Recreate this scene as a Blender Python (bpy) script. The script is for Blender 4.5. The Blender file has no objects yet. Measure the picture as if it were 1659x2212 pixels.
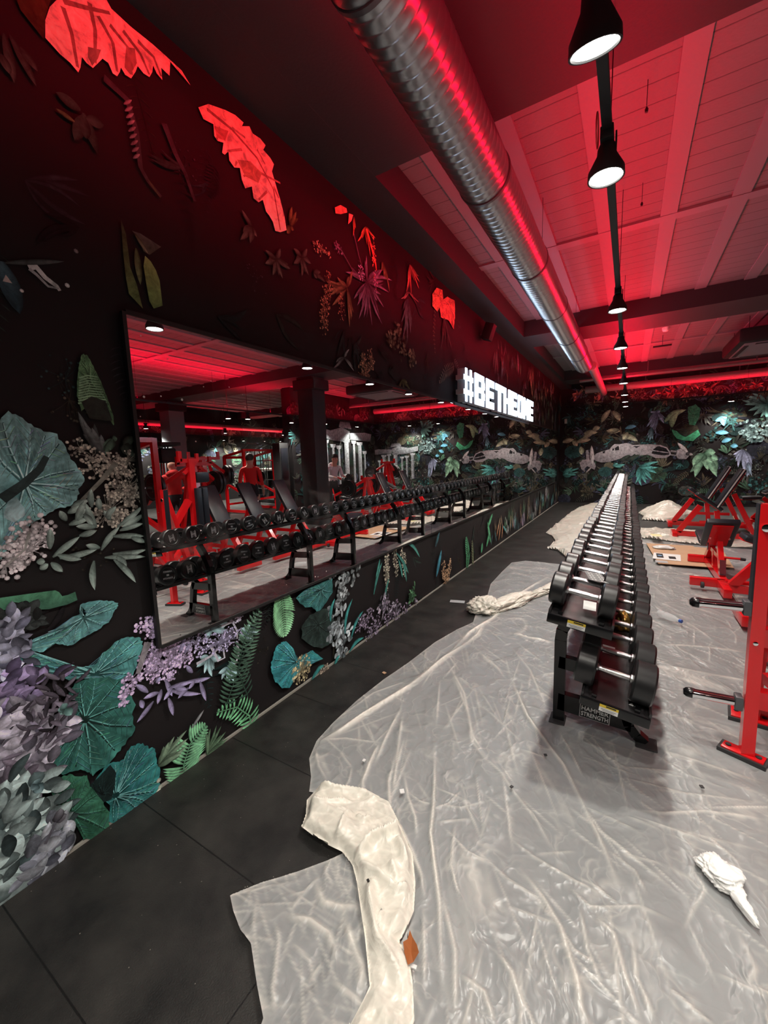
import bpy, bmesh, math, random
import numpy as np
from mathutils import Vector, Matrix, noise
from mathutils.geometry import tessellate_polygon
random.seed(7)
PI = math.pi
scn = bpy.context.scene
COL = scn.collection

# ------------------------------------------------------------------ camera
YAW, PITCH, ROLL, FPX = 0.5440, 0.1311, -0.0310, 875.0
def cam_axes(yaw, pitch, roll):
    cy, sy, cp, sp, cr, sr = math.cos(yaw), math.sin(yaw), math.cos(pitch), math.sin(pitch), math.cos(roll), math.sin(roll)
    fwd = Vector((-sy*cp, cy*cp, -sp)); right = Vector((cy, sy, 0)); up = right.cross(fwd)
    return right*cr + up*sr, up*cr - right*sr, fwd
RIGHT, UP, FWD = cam_axes(YAW, PITCH, ROLL)
CAM = Vector((1.8956, 0.0, 1.55))
cd = bpy.data.cameras.new('camera'); cam = bpy.data.objects.new('camera', cd); COL.objects.link(cam)
cd.sensor_fit = 'VERTICAL'; cd.sensor_height = 36.0; cd.lens = FPX*36.0/2212.0; cd.clip_start = 0.02
mw = Matrix.Identity(4)
for i in range(3):
    mw[i][0] = RIGHT[i]; mw[i][1] = UP[i]; mw[i][2] = -FWD[i]; mw[i][3] = CAM[i]
cam.matrix_world = mw
scn.camera = cam

def ray(px, py): return RIGHT*((px-829.5)/FPX) - UP*((py-1106)/FPX) + FWD
def on_floor(px, py, z=0.0):
    r = ray(px, py); return CAM + r*((z-CAM.z)/r.z)
def on_wall(px, py):            # left wall, returns (Y, z)
    r = ray(px, py); p = CAM - r*(CAM.x/r.x); return (p.y, p.z)
def on_far(px, py, Y=13.93):    # far wall, returns (X, z)
    r = ray(px, py); p = CAM + r*(Y/r.y); return (p.x, p.z)

# ------------------------------------------------------------------ world, exposure, large lights
scn.view_settings.view_transform = 'Standard'
scn.view_settings.look = 'None'
scn.view_settings.exposure = 0.0
scn.view_settings.gamma = 1.0
scn.view_settings.use_curve_mapping = False
w = bpy.data.worlds.new('world'); scn.world = w; w.use_nodes = True
w.node_tree.nodes['Background'].inputs[0].default_value = (0.5, 0.6, 0.8, 1)
w.node_tree.nodes['Background'].inputs[1].default_value = 0.008
SPOT_W = 68.0
RED_PER_M = 15.0
SIGN_STRENGTH = 7.0
def red_strip_light(p0, p1, per_m=RED_PER_M, tilt=0.0):
    p0, p1 = Vector(p0), Vector(p1); L = (p1-p0).length
    l = bpy.data.lights.new('red_strip_light', 'AREA'); l.shape = 'RECTANGLE'; l.size = L; l.size_y = 0.03
    l.energy = per_m*L; l.color = (1.0, 0.0, 0.028)
    o = bpy.data.objects.new('red_strip_light', l); COL.objects.link(o)
    o.location = (p0+p1)/2; d = (p1-p0).normalized(); up = Vector((0, 0, 1))
    y = up.cross(d); m = Matrix((d, -y, -up)).transposed()
    o.rotation_euler = (Matrix.Rotation(tilt, 3, d) @ m).to_euler()
TRACK_X, TRACK_Z = 1.76, 2.90
red_strip_light((TRACK_X-0.02, 0.2, TRACK_Z+0.03), (TRACK_X-0.02, 7.0, TRACK_Z+0.03), RED_PER_M*0.80, 0.0)
red_strip_light((TRACK_X-0.02, 7.0, TRACK_Z+0.03), (TRACK_X-0.02, 13.0, TRACK_Z+0.03), RED_PER_M*1.7, 0.0)
red_strip_light((2.0, 13.55, 2.93), (6.6, 13.55, 2.93), 10)
red_strip_light((6.6, 9.3, 2.93), (6.6, 13.4, 2.93), 9)
red_strip_light((4.4, -2.6, 2.93), (4.4, 1.3, 2.93), 3)  # red strip of the added track, kept out of view
red_strip_light((6.8, 2.0, 2.93), (6.8, 9.2, 2.93), 26)
red_strip_light((0.925, 0.4, 3.405), (0.925, 9.0, 3.405), 4.6, -1.65)  # unseen strip added behind the duct to redden the wall top
red_strip_light((12.6, 1.0, 2.75), (12.6, 15.2, 2.75), 8)

# ------------------------------------------------------------------ helpers
def nodes(name):
    m = bpy.data.materials.new(name); m.use_nodes = True; nt = m.node_tree
    return m, nt, nt.nodes['Principled BSDF']
def mat(name, col, rough=0.5, metal=0.0, emit=None, strength=0, alpha=1, spec=None, bump=0, bscale=200, coat=0, vary=0, vscale=8):
    m, nt, b = nodes(name)
    b.inputs['Base Color'].default_value = (*col, 1); b.inputs['Roughness'].default_value = rough
    b.inputs['Metallic'].default_value = metal; b.inputs['Alpha'].default_value = alpha
    if spec is not None: b.inputs['Specular IOR Level'].default_value = spec
    if coat: b.inputs['Coat Weight'].default_value = coat; b.inputs['Coat Roughness'].default_value = 0.1
    if emit: b.inputs['Emission Color'].default_value = (*emit, 1); b.inputs['Emission Strength'].default_value = strength
    if bump or vary:
        tc = nt.nodes.new('ShaderNodeTexCoord'); n = nt.nodes.new('ShaderNodeTexNoise')
        nt.links.new(tc.outputs['Object'], n.inputs['Vector'])
        if bump:
            n.inputs['Scale'].default_value = bscale; bp = nt.nodes.new('ShaderNodeBump'); bp.inputs['Strength'].default_value = bump; bp.inputs['Distance'].default_value = 0.002
            nt.links.new(n.outputs['Fac'], bp.inputs['Height']); nt.links.new(bp.outputs['Normal'], b.inputs['Normal'])
        if vary:
            n2 = nt.nodes.new('ShaderNodeTexNoise'); n2.inputs['Scale'].default_value = vscale; n2.inputs['Detail'].default_value = 6
            nt.links.new(tc.outputs['Object'], n2.inputs['Vector'])
            mx = nt.nodes.new('ShaderNodeMixRGB'); mx.inputs[1].default_value = (*[c*(1-vary) for c in col], 1); mx.inputs[2].default_value = (*[min(1, c*(1+vary)) for c in col], 1)
            nt.links.new(n2.outputs['Fac'], mx.inputs[0]); nt.links.new(mx.outputs[0], b.inputs['Base Color'])
    return m

class MB:
    """collects solids and links them as one mesh object"""
    def __init__(s): s.bm = bmesh.new()
    def box(s, c, size, rot=None, bevel=0.0):
        r = bmesh.ops.create_cube(s.bm, size=1.0)
        vs = r['verts']; bmesh.ops.scale(s.bm, vec=size, verts=vs)
        if bevel:
            es = list({e for v in vs for e in v.link_edges})
            rb = bmesh.ops.bevel(s.bm, geom=es, offset=bevel, segments=2, affect='EDGES', profile=0.5)
            vs = list({v for f in rb['faces'] for v in f.verts} | {v for v in vs if v.is_valid})
        if rot is not None: bmesh.ops.rotate(s.bm, cent=(0, 0, 0), matrix=rot, verts=vs)
        bmesh.ops.translate(s.bm, vec=c, verts=vs); return s
    def bar(s, p0, p1, w, h, bevel=0.0, up=(0, 0, 1)):
        p0, p1 = Vector(p0), Vector(p1); d = p1-p0; L = d.length; d.normalize(); u = Vector(up)
        if abs(d.dot(u)) > 0.98: u = Vector((0, 1, 0))
        x = u.cross(d).normalized(); z = d.cross(x)
        m = Matrix((x, d, z)).transposed()
        return s.box((p0+p1)/2, (w, L, h), m, bevel)
    def tube(s, pts, r, seg=10, cap=True, closed=False):
        pts = [Vector(p) for p in pts]; rs = r if isinstance(r, (list, tuple)) else [r]*len(pts)
        rings = []; n = len(pts); prev = None
        for i, p in enumerate(pts):
            if closed: t = (pts[(i+1) % n]-pts[i-1]).normalized()
            else: t = (pts[min(i+1, n-1)]-pts[max(i-1, 0)]).normalized()
            if prev is None:
                a = Vector((0, 0, 1)) if abs(t.z) < 0.9 else Vector((1, 0, 0)); x = a.cross(t).normalized()
            else: x = (prev - t*prev.dot(t)).normalized()
            prev = x; y = t.cross(x)
            rings.append([s.bm.verts.new(p + (x*math.cos(2*PI*k/seg) + y*math.sin(2*PI*k/seg))*rs[i]) for k in range(seg)])
        for i in range(n if closed else n-1):
            a, b = rings[i], rings[(i+1) % n]
            for k in range(seg): s.bm.faces.new((a[k], a[(k+1) % seg], b[(k+1) % seg], b[k]))
        if cap and not closed:
            s.bm.faces.new(rings[0][::-1]); s.bm.faces.new(rings[-1])
        return s
    def lathe(s, prof, origin, axis=(0, 0, 1), seg=20):
        """prof: list of (radius, height along axis)"""
        o = Vector(origin); t = Vector(axis).normalized(); a = Vector((0, 0, 1)) if abs(t.z) < 0.9 else Vector((1, 0, 0))
        x = a.cross(t).normalized(); y = t.cross(x); rings = []
        for r, h in prof:
            if r <= 1e-6: rings.append([s.bm.verts.new(o+t*h)])
            else: rings.append([s.bm.verts.new(o+t*h+(x*math.cos(2*PI*k/seg)+y*math.sin(2*PI*k/seg))*r) for k in range(seg)])
        for a, b in zip(rings, rings[1:]):
            for k in range(seg):
                k2 = (k+1) % seg
                if len(a) == 1 and len(b) == 1: continue
                if len(a) == 1: s.bm.faces.new((a[0], b[k2], b[k]))
                elif len(b) == 1: s.bm.faces.new((a[k], a[k2], b[0]))
                else: s.bm.faces.new((a[k], a[k2], b[k2], b[k]))
        return s
    def quad(s, *ps):
        s.bm.faces.new([s.bm.verts.new(p) for p in ps]); return s
    def prism(s, pts, h0, h1):
        a = [s.bm.verts.new((p[0], p[1], h0)) for p in pts]; b = [s.bm.verts.new((p[0], p[1], h1)) for p in pts]
        s.bm.faces.new(a[::-1]); s.bm.faces.new(b); n = len(pts)
        for i in range(n): s.bm.faces.new((a[i], a[(i+1) % n], b[(i+1) % n], b[i]))
        return s
    def mesh(s, name, m, smooth=True, angle=35):
        bmesh.ops.recalc_face_normals(s.bm, faces=s.bm.faces)
        me = bpy.data.meshes.new(name)
        if smooth:
            for f in s.bm.faces: f.smooth = True
            for e in s.bm.edges:
                if len(e.link_faces) == 2 and e.calc_face_angle(0) > math.radians(angle): e.smooth = False
        s.bm.to_mesh(me); s.bm.free()
        me.materials.append(m); return me
    def build(s, name, m, parent=None, smooth=True, angle=35, label=None):
        o = bpy.data.objects.new(name, s.mesh(name, m, smooth, angle)); COL.objects.link(o)
        if parent: o.parent = parent
        if label: o['label'] = label
        return o
def tag(o, label=None, cat=None, group=None, kind=None):
    if label: o['label'] = label
    if cat: o['category'] = cat
    if group: o['group'] = group
    if kind: o['kind'] = kind
    return o
def thing(name, label, cat, loc=(0, 0, 0), rz=0.0, group=None):
    o = bpy.data.objects.new(name, None); COL.objects.link(o); o.location = loc; o.rotation_euler = (0, 0, rz); o.empty_display_size = 0.1
    return tag(o, label, cat, group)
def struct(o): o['kind'] = 'structure'; return o
def copy_tree(o, parent=None):
    c = o.copy(); COL.objects.link(c); c.parent = parent
    for ch in list(o.children): copy_tree(ch, c)
    return c
def text_mesh(txt, size, thick=0.0, bold=0.0):
    cu = bpy.data.curves.new('lettering', 'FONT'); cu.body = txt; cu.size = size; cu.extrude = thick; cu.offset = bold
    cu.align_x = 'CENTER'; cu.align_y = 'CENTER'; cu.resolution_u = 2; cu.space_line = 0.85
    o = bpy.data.objects.new('lettering', cu); COL.objects.link(o)
    dg = bpy.context.evaluated_depsgraph_get(); me = bpy.data.meshes.new_from_object(o.evaluated_get(dg))
    bpy.data.objects.remove(o); me.name = 'lettering'; return me
ORD = ['first','second','third','fourth','fifth','sixth','seventh','eighth','ninth','tenth','eleventh','twelfth','thirteenth','fourteenth','fifteenth','sixteenth','seventeenth','eighteenth','nineteenth']
TENS = {2:('twentieth','twenty'),3:('thirtieth','thirty'),4:('fortieth','forty'),5:('fiftieth','fifty')}
def ordinal(n):
    if n <= 19: return ORD[n-1]
    t, u = divmod(n, 10); return TENS[t][0] if u == 0 else TENS[t][1]+'-'+ORD[u-1]

# ------------------------------------------------------------------ materials
M = {}
M['black_rubber_floor'] = None
M['black_paint'] = mat('black_gloss_paint', (0.006, 0.006, 0.007), 0.22, spec=0.5)
M['rubber'] = mat('black_urethane', (0.012, 0.012, 0.013), 0.34, bump=0.15, bscale=500)
M['rubber_foot'] = mat('dark_rubber', (0.03, 0.03, 0.032), 0.6)
M['tray'] = mat('dark_tray_metal', (0.03, 0.028, 0.03), 0.25, spec=0.6)
M['chrome'] = mat('chrome', (0.85, 0.85, 0.86), 0.08, 1.0)
M['chrome_dull'] = mat('knurled_chrome', (0.8, 0.8, 0.8), 0.22, 1.0, bump=0.3, bscale=900)
M['red'] = mat('red_powder_coat', (0.72, 0.008, 0.012), 0.25, coat=0.4)
M['pad'] = mat('black_vinyl_pad', (0.012, 0.014, 0.02), 0.38, bump=0.2, bscale=400)
M['white_trim'] = mat('white_edge', (0.75, 0.75, 0.72), 0.4)
M['logo'] = mat('pale_grey_print', (0.42, 0.43, 0.45), 0.5)
M['grey_bracket'] = mat('grey_metal', (0.12, 0.12, 0.13), 0.4, 0.5)
M['matte_black'] = mat('matte_black', (0.010, 0.010, 0.011), 0.6)
M['beam'] = mat('dark_painted_concrete', (0.028, 0.029, 0.033), 0.75, bump=0.5, bscale=60)
M['pipe_dark'] = mat('dark_painted_pipe', (0.25, 0.22, 0.22), 0.45)
M['duct'] = mat('galvanised_steel', (0.40, 0.40, 0.42), 0.30, 0.9)
M['lens'] = mat('lamp_lens', (1, 1, 1), 0.3, emit=(1.0, 0.97, 0.9), strength=28)
M['led_red'] = mat('red_led_strip', (1, 0.1, 0.1), 0.3, emit=(1.0, 0.01, 0.03), strength=4)
M['paper'] = mat('white_paper', (0.75, 0.75, 0.74), 0.7)
M['yellow'] = mat('yellow_sticker', (0.7, 0.5, 0.04), 0.5)
M['ink'] = mat('black_ink', (0.01, 0.01, 0.01), 0.5)
M['card_grey'] = mat('grey_card', (0.16, 0.17, 0.17), 0.5)
M['cardboard'] = mat('brown_cardboard', (0.52, 0.33, 0.2), 0.8, vary=0.15, vscale=5)
M['gold'] = mat('gold_foil', (0.75, 0.45, 0.12), 0.25, 0.9)
M['leaf_brown'] = mat('dry_brown_leaf', (0.35, 0.11, 0.03), 0.6)
M['cable_red'] = mat('red_cable', (0.7, 0.03, 0.03), 0.4)
M['clear'] = mat('clear_plastic', (0.9, 0.93, 0.95), 0.05, alpha=0.35)
M['blue'] = mat('blue_cap', (0.03, 0.1, 0.45), 0.4)
M['blue_print'] = mat('blue_print', (0.2, 0.4, 0.65), 0.5)
M['iron'] = mat('black_iron_plate', (0.015, 0.015, 0.016), 0.4)
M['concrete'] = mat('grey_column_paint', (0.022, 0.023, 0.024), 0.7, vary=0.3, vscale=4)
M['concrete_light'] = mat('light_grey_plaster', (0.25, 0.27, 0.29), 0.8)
M['white_box'] = mat('cream_locker', (0.55, 0.53, 0.46), 0.6)
M['skin'] = mat('skin', (0.55, 0.3, 0.22), 0.55)
M['hair'] = mat('dark_hair', (0.02, 0.015, 0.012), 0.6)
M['cloth_red'] = mat('red_cotton', (0.6, 0.02, 0.02), 0.85)
M['cloth_white'] = mat('white_cotton', (0.7, 0.66, 0.68), 0.85)
M['cloth_dark'] = mat('dark_trousers', (0.02, 0.02, 0.024), 0.85)

def slab_material():
    m, nt, b = nodes('painted_hollow_block_slab')
    tc = nt.nodes.new('ShaderNodeTexCoord'); mp = nt.nodes.new('ShaderNodeMapping')
    mp.inputs['Rotation'].default_value = (0, 0, 0)
    nt.links.new(tc.outputs['Object'], mp.inputs['Vector'])
    wv = nt.nodes.new('ShaderNodeTexWave'); wv.bands_direction = 'Y'; wv.wave_profile = 'SAW'
    wv.inputs['Scale'].default_value = 2*PI/(20*0.18); wv.inputs['Distortion'].default_value = 0.25; wv.inputs['Detail'].default_value = 3; wv.inputs['Detail Scale'].default_value = 6
    nt.links.new(mp.outputs[0], wv.inputs['Vector'])
    rp = nt.nodes.new('ShaderNodeValToRGB'); rp.color_ramp.elements[0].position = 0.0; rp.color_ramp.elements[0].color = (0.03, 0.03, 0.03, 1)
    rp.color_ramp.elements[1].position = 0.07; rp.color_ramp.elements[1].color = (0.185, 0.175, 0.19, 1)
    nt.links.new(wv.outputs['Fac'], rp.inputs[0]); nt.links.new(rp.outputs[0], b.inputs['Base Color'])
    n = nt.nodes.new('ShaderNodeTexNoise'); n.inputs['Scale'].default_value = 45; n.inputs['Detail'].default_value = 6
    nt.links.new(tc.outputs['Object'], n.inputs['Vector']); bp = nt.nodes.new('ShaderNodeBump'); bp.inputs['Strength'].default_value = 0.6; bp.inputs['Distance'].default_value = 0.01
    nt.links.new(n.outputs['Fac'], bp.inputs['Height']); nt.links.new(bp.outputs[0], b.inputs['Normal']); b.inputs['Roughness'].default_value = 0.8
    return m
M['slab'] = slab_material()
M['band'] = mat('smooth_ceiling_rib', (0.22, 0.21, 0.235), 0.7, bump=0.3, bscale=80)

def floor_material():
    m, nt, b = nodes('speckled_black_rubber_tiles')
    tc = nt.nodes.new('ShaderNodeTexCoord')
    n = nt.nodes.new('ShaderNodeTexNoise'); n.inputs['Scale'].default_value = 3.5; n.inputs['Detail'].default_value = 9; n.inputs['Roughness'].default_value = 0.65
    nt.links.new(tc.outputs['Object'], n.inputs['Vector'])
    rp = nt.nodes.new('ShaderNodeValToRGB'); rp.color_ramp.elements[0].position = 0.35; rp.color_ramp.elements[0].color = (0.006, 0.006, 0.006, 1)
    rp.color_ramp.elements[1].position = 0.75; rp.color_ramp.elements[1].color = (0.040, 0.038, 0.034, 1)
    nt.links.new(n.outputs['Fac'], rp.inputs[0])
    vo = nt.nodes.new('ShaderNodeTexVoronoi'); vo.inputs['Scale'].default_value = 22
    nt.links.new(tc.outputs['Object'], vo.inputs['Vector'])
    lt = nt.nodes.new('ShaderNodeMath'); lt.operation = 'LESS_THAN'; lt.inputs[1].default_value = 0.045; nt.links.new(vo.outputs['Distance'], lt.inputs[0])
    mx = nt.nodes.new('ShaderNodeMixRGB'); mx.inputs[2].default_value = (0.22, 0.2, 0.17, 1)
    nt.links.new(lt.outputs[0], mx.inputs[0]); nt.links.new(rp.outputs[0], mx.inputs[1])
    bk = nt.nodes.new('ShaderNodeTexBrick'); bk.offset = 0.0; bk.inputs['Scale'].default_value = 1.0; bk.inputs['Brick Width'].default_value = 1.0; bk.inputs['Row Height'].default_value = 0.5
    bk.inputs['Mortar Size'].default_value = 0.003; bk.inputs['Mortar Smooth'].default_value = 0.2
    mp = nt.nodes.new('ShaderNodeMapping'); mp.inputs['Location'].default_value = (0.0, 0.15, 0)
    nt.links.new(tc.outputs['Object'], mp.inputs['Vector']); nt.links.new(mp.outputs[0], bk.inputs['Vector'])
    m2 = nt.nodes.new('ShaderNodeMixRGB'); m2.inputs[2].default_value = (0.001, 0.001, 0.001, 1)
    nt.links.new(bk.outputs['Fac'], m2.inputs[0]); nt.links.new(mx.outputs[0], m2.inputs[1]); nt.links.new(m2.outputs[0], b.inputs['Base Color'])
    b.inputs['Roughness'].default_value = 0.55
    bp = nt.nodes.new('ShaderNodeBump'); bp.inputs['Strength'].default_value = 0.5; bp.inputs['Distance'].default_value = 0.003
    n3 = nt.nodes.new('ShaderNodeTexNoise'); n3.inputs['Scale'].default_value = 180; nt.links.new(tc.outputs['Object'], n3.inputs['Vector'])
    nt.links.new(n3.outputs['Fac'], bp.inputs['Height']); nt.links.new(bp.outputs[0], b.inputs['Normal'])
    return m
M['floor'] = floor_material()

def plastic_material(name, thin, thick, a0, a1):
    """thin film; 'fold' attribute = how many layers lie over one another"""
    m, nt, b = nodes(name)
    at = nt.nodes.new('ShaderNodeAttribute'); at.attribute_name = 'fold'
    mx = nt.nodes.new('ShaderNodeMixRGB'); mx.inputs[1].default_value = (*thin, 1); mx.inputs[2].default_value = (*thick, 1)
    nt.links.new(at.outputs['Fac'], mx.inputs[0]); nt.links.new(mx.outputs[0], b.inputs['Base Color'])
    mr = nt.nodes.new('ShaderNodeMapRange'); mr.inputs['To Min'].default_value = a0; mr.inputs['To Max'].default_value = a1
    nt.links.new(at.outputs['Fac'], mr.inputs['Value']); nt.links.new(mr.outputs[0], b.inputs['Alpha'])
    b.inputs['Roughness'].default_value = 0.32; b.inputs['Specular IOR Level'].default_value = 0.6
    tc = nt.nodes.new('ShaderNodeTexCoord'); mp = nt.nodes.new('ShaderNodeMapping'); mp.inputs['Scale'].default_value = (1, 0.5, 1); mp.inputs['Rotation'].default_value = (0, 0, -0.35)
    wn = nt.nodes.new('ShaderNodeTexNoise'); wn.inputs['Scale'].default_value = 2.5; wn.inputs['Detail'].default_value = 4; nt.links.new(tc.outputs['Object'], wn.inputs['Vector'])
    wm = nt.nodes.new('ShaderNodeVectorMath'); wm.operation = 'SCALE'; wm.inputs['Scale'].default_value = 0.55; nt.links.new(wn.outputs['Color'], wm.inputs[0])
    wa = nt.nodes.new('ShaderNodeVectorMath'); wa.operation = 'ADD'; nt.links.new(tc.outputs['Object'], wa.inputs[0]); nt.links.new(wm.outputs[0], wa.inputs[1]); nt.links.new(wa.outputs[0], mp.inputs['Vector'])
    h = None; lines = None
    for sc, amt in ((4.5, 1.0), (11.0, 0.5), (27.0, 0.22)):
        v = nt.nodes.new('ShaderNodeTexVoronoi'); v.inputs['Scale'].default_value = sc; nt.links.new(mp.outputs[0], v.inputs['Vector'])
        k = nt.nodes.new('ShaderNodeMath'); k.operation = 'MULTIPLY'; k.inputs[1].default_value = amt; nt.links.new(v.outputs['Distance'], k.inputs[0])
        if h is None: h = k
        else: q = nt.nodes.new('ShaderNodeMath'); nt.links.new(h.outputs[0], q.inputs[0]); nt.links.new(k.outputs[0], q.inputs[1]); h = q
        if sc < 20:
            e = nt.nodes.new('ShaderNodeTexVoronoi'); e.feature = 'DISTANCE_TO_EDGE'; e.inputs['Scale'].default_value = sc; nt.links.new(mp.outputs[0], e.inputs['Vector'])
            r = nt.nodes.new('ShaderNodeMapRange'); r.inputs['From Min'].default_value = 0.0; r.inputs['From Max'].default_value = 0.06; r.inputs['To Min'].default_value = 0.26*amt**.5; r.inputs['To Max'].default_value = 0.0; nt.links.new(e.outputs['Distance'], r.inputs['Value'])
            if lines is None: lines = r
            else: q = nt.nodes.new('ShaderNodeMath'); q.operation = 'MAXIMUM'; nt.links.new(lines.outputs[0], q.inputs[0]); nt.links.new(r.outputs[0], q.inputs[1]); lines = q
    pn = nt.nodes.new('ShaderNodeTexNoise'); pn.inputs['Scale'].default_value = 5; pn.inputs['Detail'].default_value = 3; nt.links.new(tc.outputs['Object'], pn.inputs['Vector'])
    pr_ = nt.nodes.new('ShaderNodeMapRange'); pr_.inputs['From Min'].default_value = 0.42; pr_.inputs['From Max'].default_value = 0.62; nt.links.new(pn.outputs['Fac'], pr_.inputs['Value'])
    lm = nt.nodes.new('ShaderNodeMath'); lm.operation = 'MULTIPLY'; nt.links.new(lines.outputs[0], lm.inputs[0]); nt.links.new(pr_.outputs[0], lm.inputs[1])
    ff = nt.nodes.new('ShaderNodeMath'); ff.use_clamp = True; nt.links.new(at.outputs['Fac'], ff.inputs[0]); nt.links.new(lm.outputs[0], ff.inputs[1])
    nt.links.new(ff.outputs[0], mx.inputs[0]); nt.links.new(ff.outputs[0], mr.inputs['Value'])
    bp = nt.nodes.new('ShaderNodeBump'); bp.inputs['Strength'].default_value = 0.75; bp.inputs['Distance'].default_value = 0.022
    nt.links.new(h.outputs[0], bp.inputs['Height']); nt.links.new(bp.outputs['Normal'], b.inputs['Normal'])
    return m
M['film'] = plastic_material('protective_plastic_film', (0.41, 0.425, 0.43), (0.84, 0.80, 0.72), 0.68, 0.98)
M['film_cream'] = plastic_material('bunched_plastic_film', (0.66, 0.63, 0.55), (0.88, 0.84, 0.74), 0.85, 0.99)

def mural_material():
    m, nt, b = nodes('printed_jungle_wallpaper')
    at = nt.nodes.new('ShaderNodeAttribute'); at.attribute_name = 'Col'
    tc = nt.nodes.new('ShaderNodeTexCoord')
    n = nt.nodes.new('ShaderNodeTexNoise'); n.inputs['Scale'].default_value = 14; n.inputs['Detail'].default_value = 9; n.inputs['Roughness'].default_value = 0.7; n.inputs['Distortion'].default_value = 0.6
    nt.links.new(tc.outputs['Object'], n.inputs['Vector'])
    rp = nt.nodes.new('ShaderNodeMapRange'); rp.inputs['From Min'].default_value = 0.35; rp.inputs['From Max'].default_value = 0.68; rp.inputs['To Min'].default_value = 0.9; rp.inputs['To Max'].default_value = 2.7
    nt.links.new(n.outputs['Fac'], rp.inputs['Value'])
    mx = nt.nodes.new('ShaderNodeVectorMath'); mx.operation = 'SCALE'
    nt.links.new(at.outputs['Color'], mx.inputs[0]); nt.links.new(rp.outputs[0], mx.inputs['Scale'])
    nt.links.new(mx.outputs[0], b.inputs['Base Color']); b.inputs['Roughness'].default_value = 0.62; b.inputs['Specular IOR Level'].default_value = 0.25
    return m
M['mural'] = mural_material()

def mirror_material():
    m, nt, b = nodes('dusty_mirror_glass')
    b.inputs['Base Color'].default_value = (0.88, 0.89, 0.88, 1); b.inputs['Metallic'].default_value = 1; b.inputs['Roughness'].default_value = 0.0
    dif = nt.nodes.new('ShaderNodeBsdfDiffuse'); dif.inputs[0].default_value = (0.75, 0.72, 0.7, 1)
    tc = nt.nodes.new('ShaderNodeTexCoord'); vo = nt.nodes.new('ShaderNodeTexVoronoi'); vo.inputs['Scale'].default_value = 17
    nt.links.new(tc.outputs['Object'], vo.inputs['Vector'])
    n = nt.nodes.new('ShaderNodeTexNoise'); n.inputs['Scale'].default_value = 1.3; nt.links.new(tc.outputs['Object'], n.inputs['Vector'])
    mr = nt.nodes.new('ShaderNodeMapRange'); mr.inputs['From Min'].default_value = 0.5; mr.inputs['From Max'].default_value = 0.75; mr.inputs['To Min'].default_value = 0.02; mr.inputs['To Max'].default_value = 0.14
    nt.links.new(n.outputs['Fac'], mr.inputs['Value'])
    lt = nt.nodes.new('ShaderNodeMath'); lt.operation = 'LESS_THAN'; nt.links.new(vo.outputs['Distance'], lt.inputs[0]); nt.links.new(mr.outputs[0], lt.inputs[1])
    sm = nt.nodes.new('ShaderNodeTexNoise'); sm.inputs['Scale'].default_value = 2.2; sm.inputs['Detail'].default_value = 8; sm.inputs['Distortion'].default_value = 2.5; nt.links.new(tc.outputs['Object'], sm.inputs['Vector'])
    m3 = nt.nodes.new('ShaderNodeMapRange'); m3.inputs['From Min'].default_value = 0.55; m3.inputs['From Max'].default_value = 0.8; m3.inputs['To Min'].default_value = 0.0; m3.inputs['To Max'].default_value = 0.12
    nt.links.new(sm.outputs['Fac'], m3.inputs['Value'])
    sc = nt.nodes.new('ShaderNodeMath'); sc.operation = 'MULTIPLY'; sc.inputs[1].default_value = 0.9; nt.links.new(lt.outputs[0], sc.inputs[0])
    ad = nt.nodes.new('ShaderNodeMath'); ad.operation = 'ADD'; nt.links.new(sc.outputs[0], ad.inputs[0]); nt.links.new(m3.outputs[0], ad.inputs[1])
    mix = nt.nodes.new('ShaderNodeMixShader'); out = nt.nodes['Material Output']
    nt.links.new(ad.outputs[0], mix.inputs[0]); nt.links.new(b.outputs[0], mix.inputs[1]); nt.links.new(dif.outputs[0], mix.inputs[2]); nt.links.new(mix.outputs[0], out.inputs[0])
    return m
M['mirror'] = mirror_material()
M['mural_base'] = mat('mural_black_ground', (0.016, 0.014, 0.015), 0.6, vary=0.35, vscale=1.5, spec=0.25)
M['plain_dark'] = mat('dark_wall_paint', (0.02, 0.02, 0.022), 0.8)

# ------------------------------------------------------------------ room shell
FARY = 13.95
def wall(name, p0, p1, m, z0=0.0, z1=3.9, t=0.15, side=(0, 0)):
    """solid wall whose room face runs p0-p1; 'side' pushes the body away from the room"""
    a, b = Vector((*p0, 0)), Vector((*p1, 0)); off = Vector((*side, 0))*t/2
    mb = MB(); mb.bar(a+off+Vector((0, 0, (z0+z1)/2)), b+off+Vector((0, 0, (z0+z1)/2)), t, z1-z0)
    return struct(mb.build(name, m, smooth=False))
wall('wall_left', (0, -3.2), (0, FARY+0.15), M['mural_base'], side=(-1, 0))
wall('wall_far', (0.0, FARY), (7.0, FARY), M['mural_base'], side=(0, 1))
wall('wall_right_divider', (6.95, 9.25), (6.95, FARY), M['mural_base'], t=0.35, side=(1, 0))
wall('wall_back', (0, -3.2), (13.15, -3.2), M['plain_dark'], side=(0, -1))
wall('wall_right', (13.0, -3.2), (13.0, 15.75), M['mural_base'], side=(1, 0))
wall('wall_far_alcove', (7.3, 15.6), (13.0, 15.6), M['mural_base'], side=(0, 1))
wall('wall_alcove_side', (7.3, 14.1), (7.3, 15.75), M['plain_dark'], side=(-1, 0))
struct(MB().box((6.5, 6.2, -0.05), (13.3, 19.2, 0.1)).build('floor', M['floor'], smooth=False))
ZC = 3.75
struct(MB().box((6.5, 6.2, ZC+0.08), (13.3, 19.2, 0.16)).build('ceiling', M['slab'], smooth=False))
ribs = MB(); x = 1.08
xs = []
while x < 13: xs.append(x); x += 0.52
xs = [0.56]+xs
for x in xs: ribs.box((x, 6.2, ZC-0.008), (0.13, 18.9, 0.02))
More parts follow.
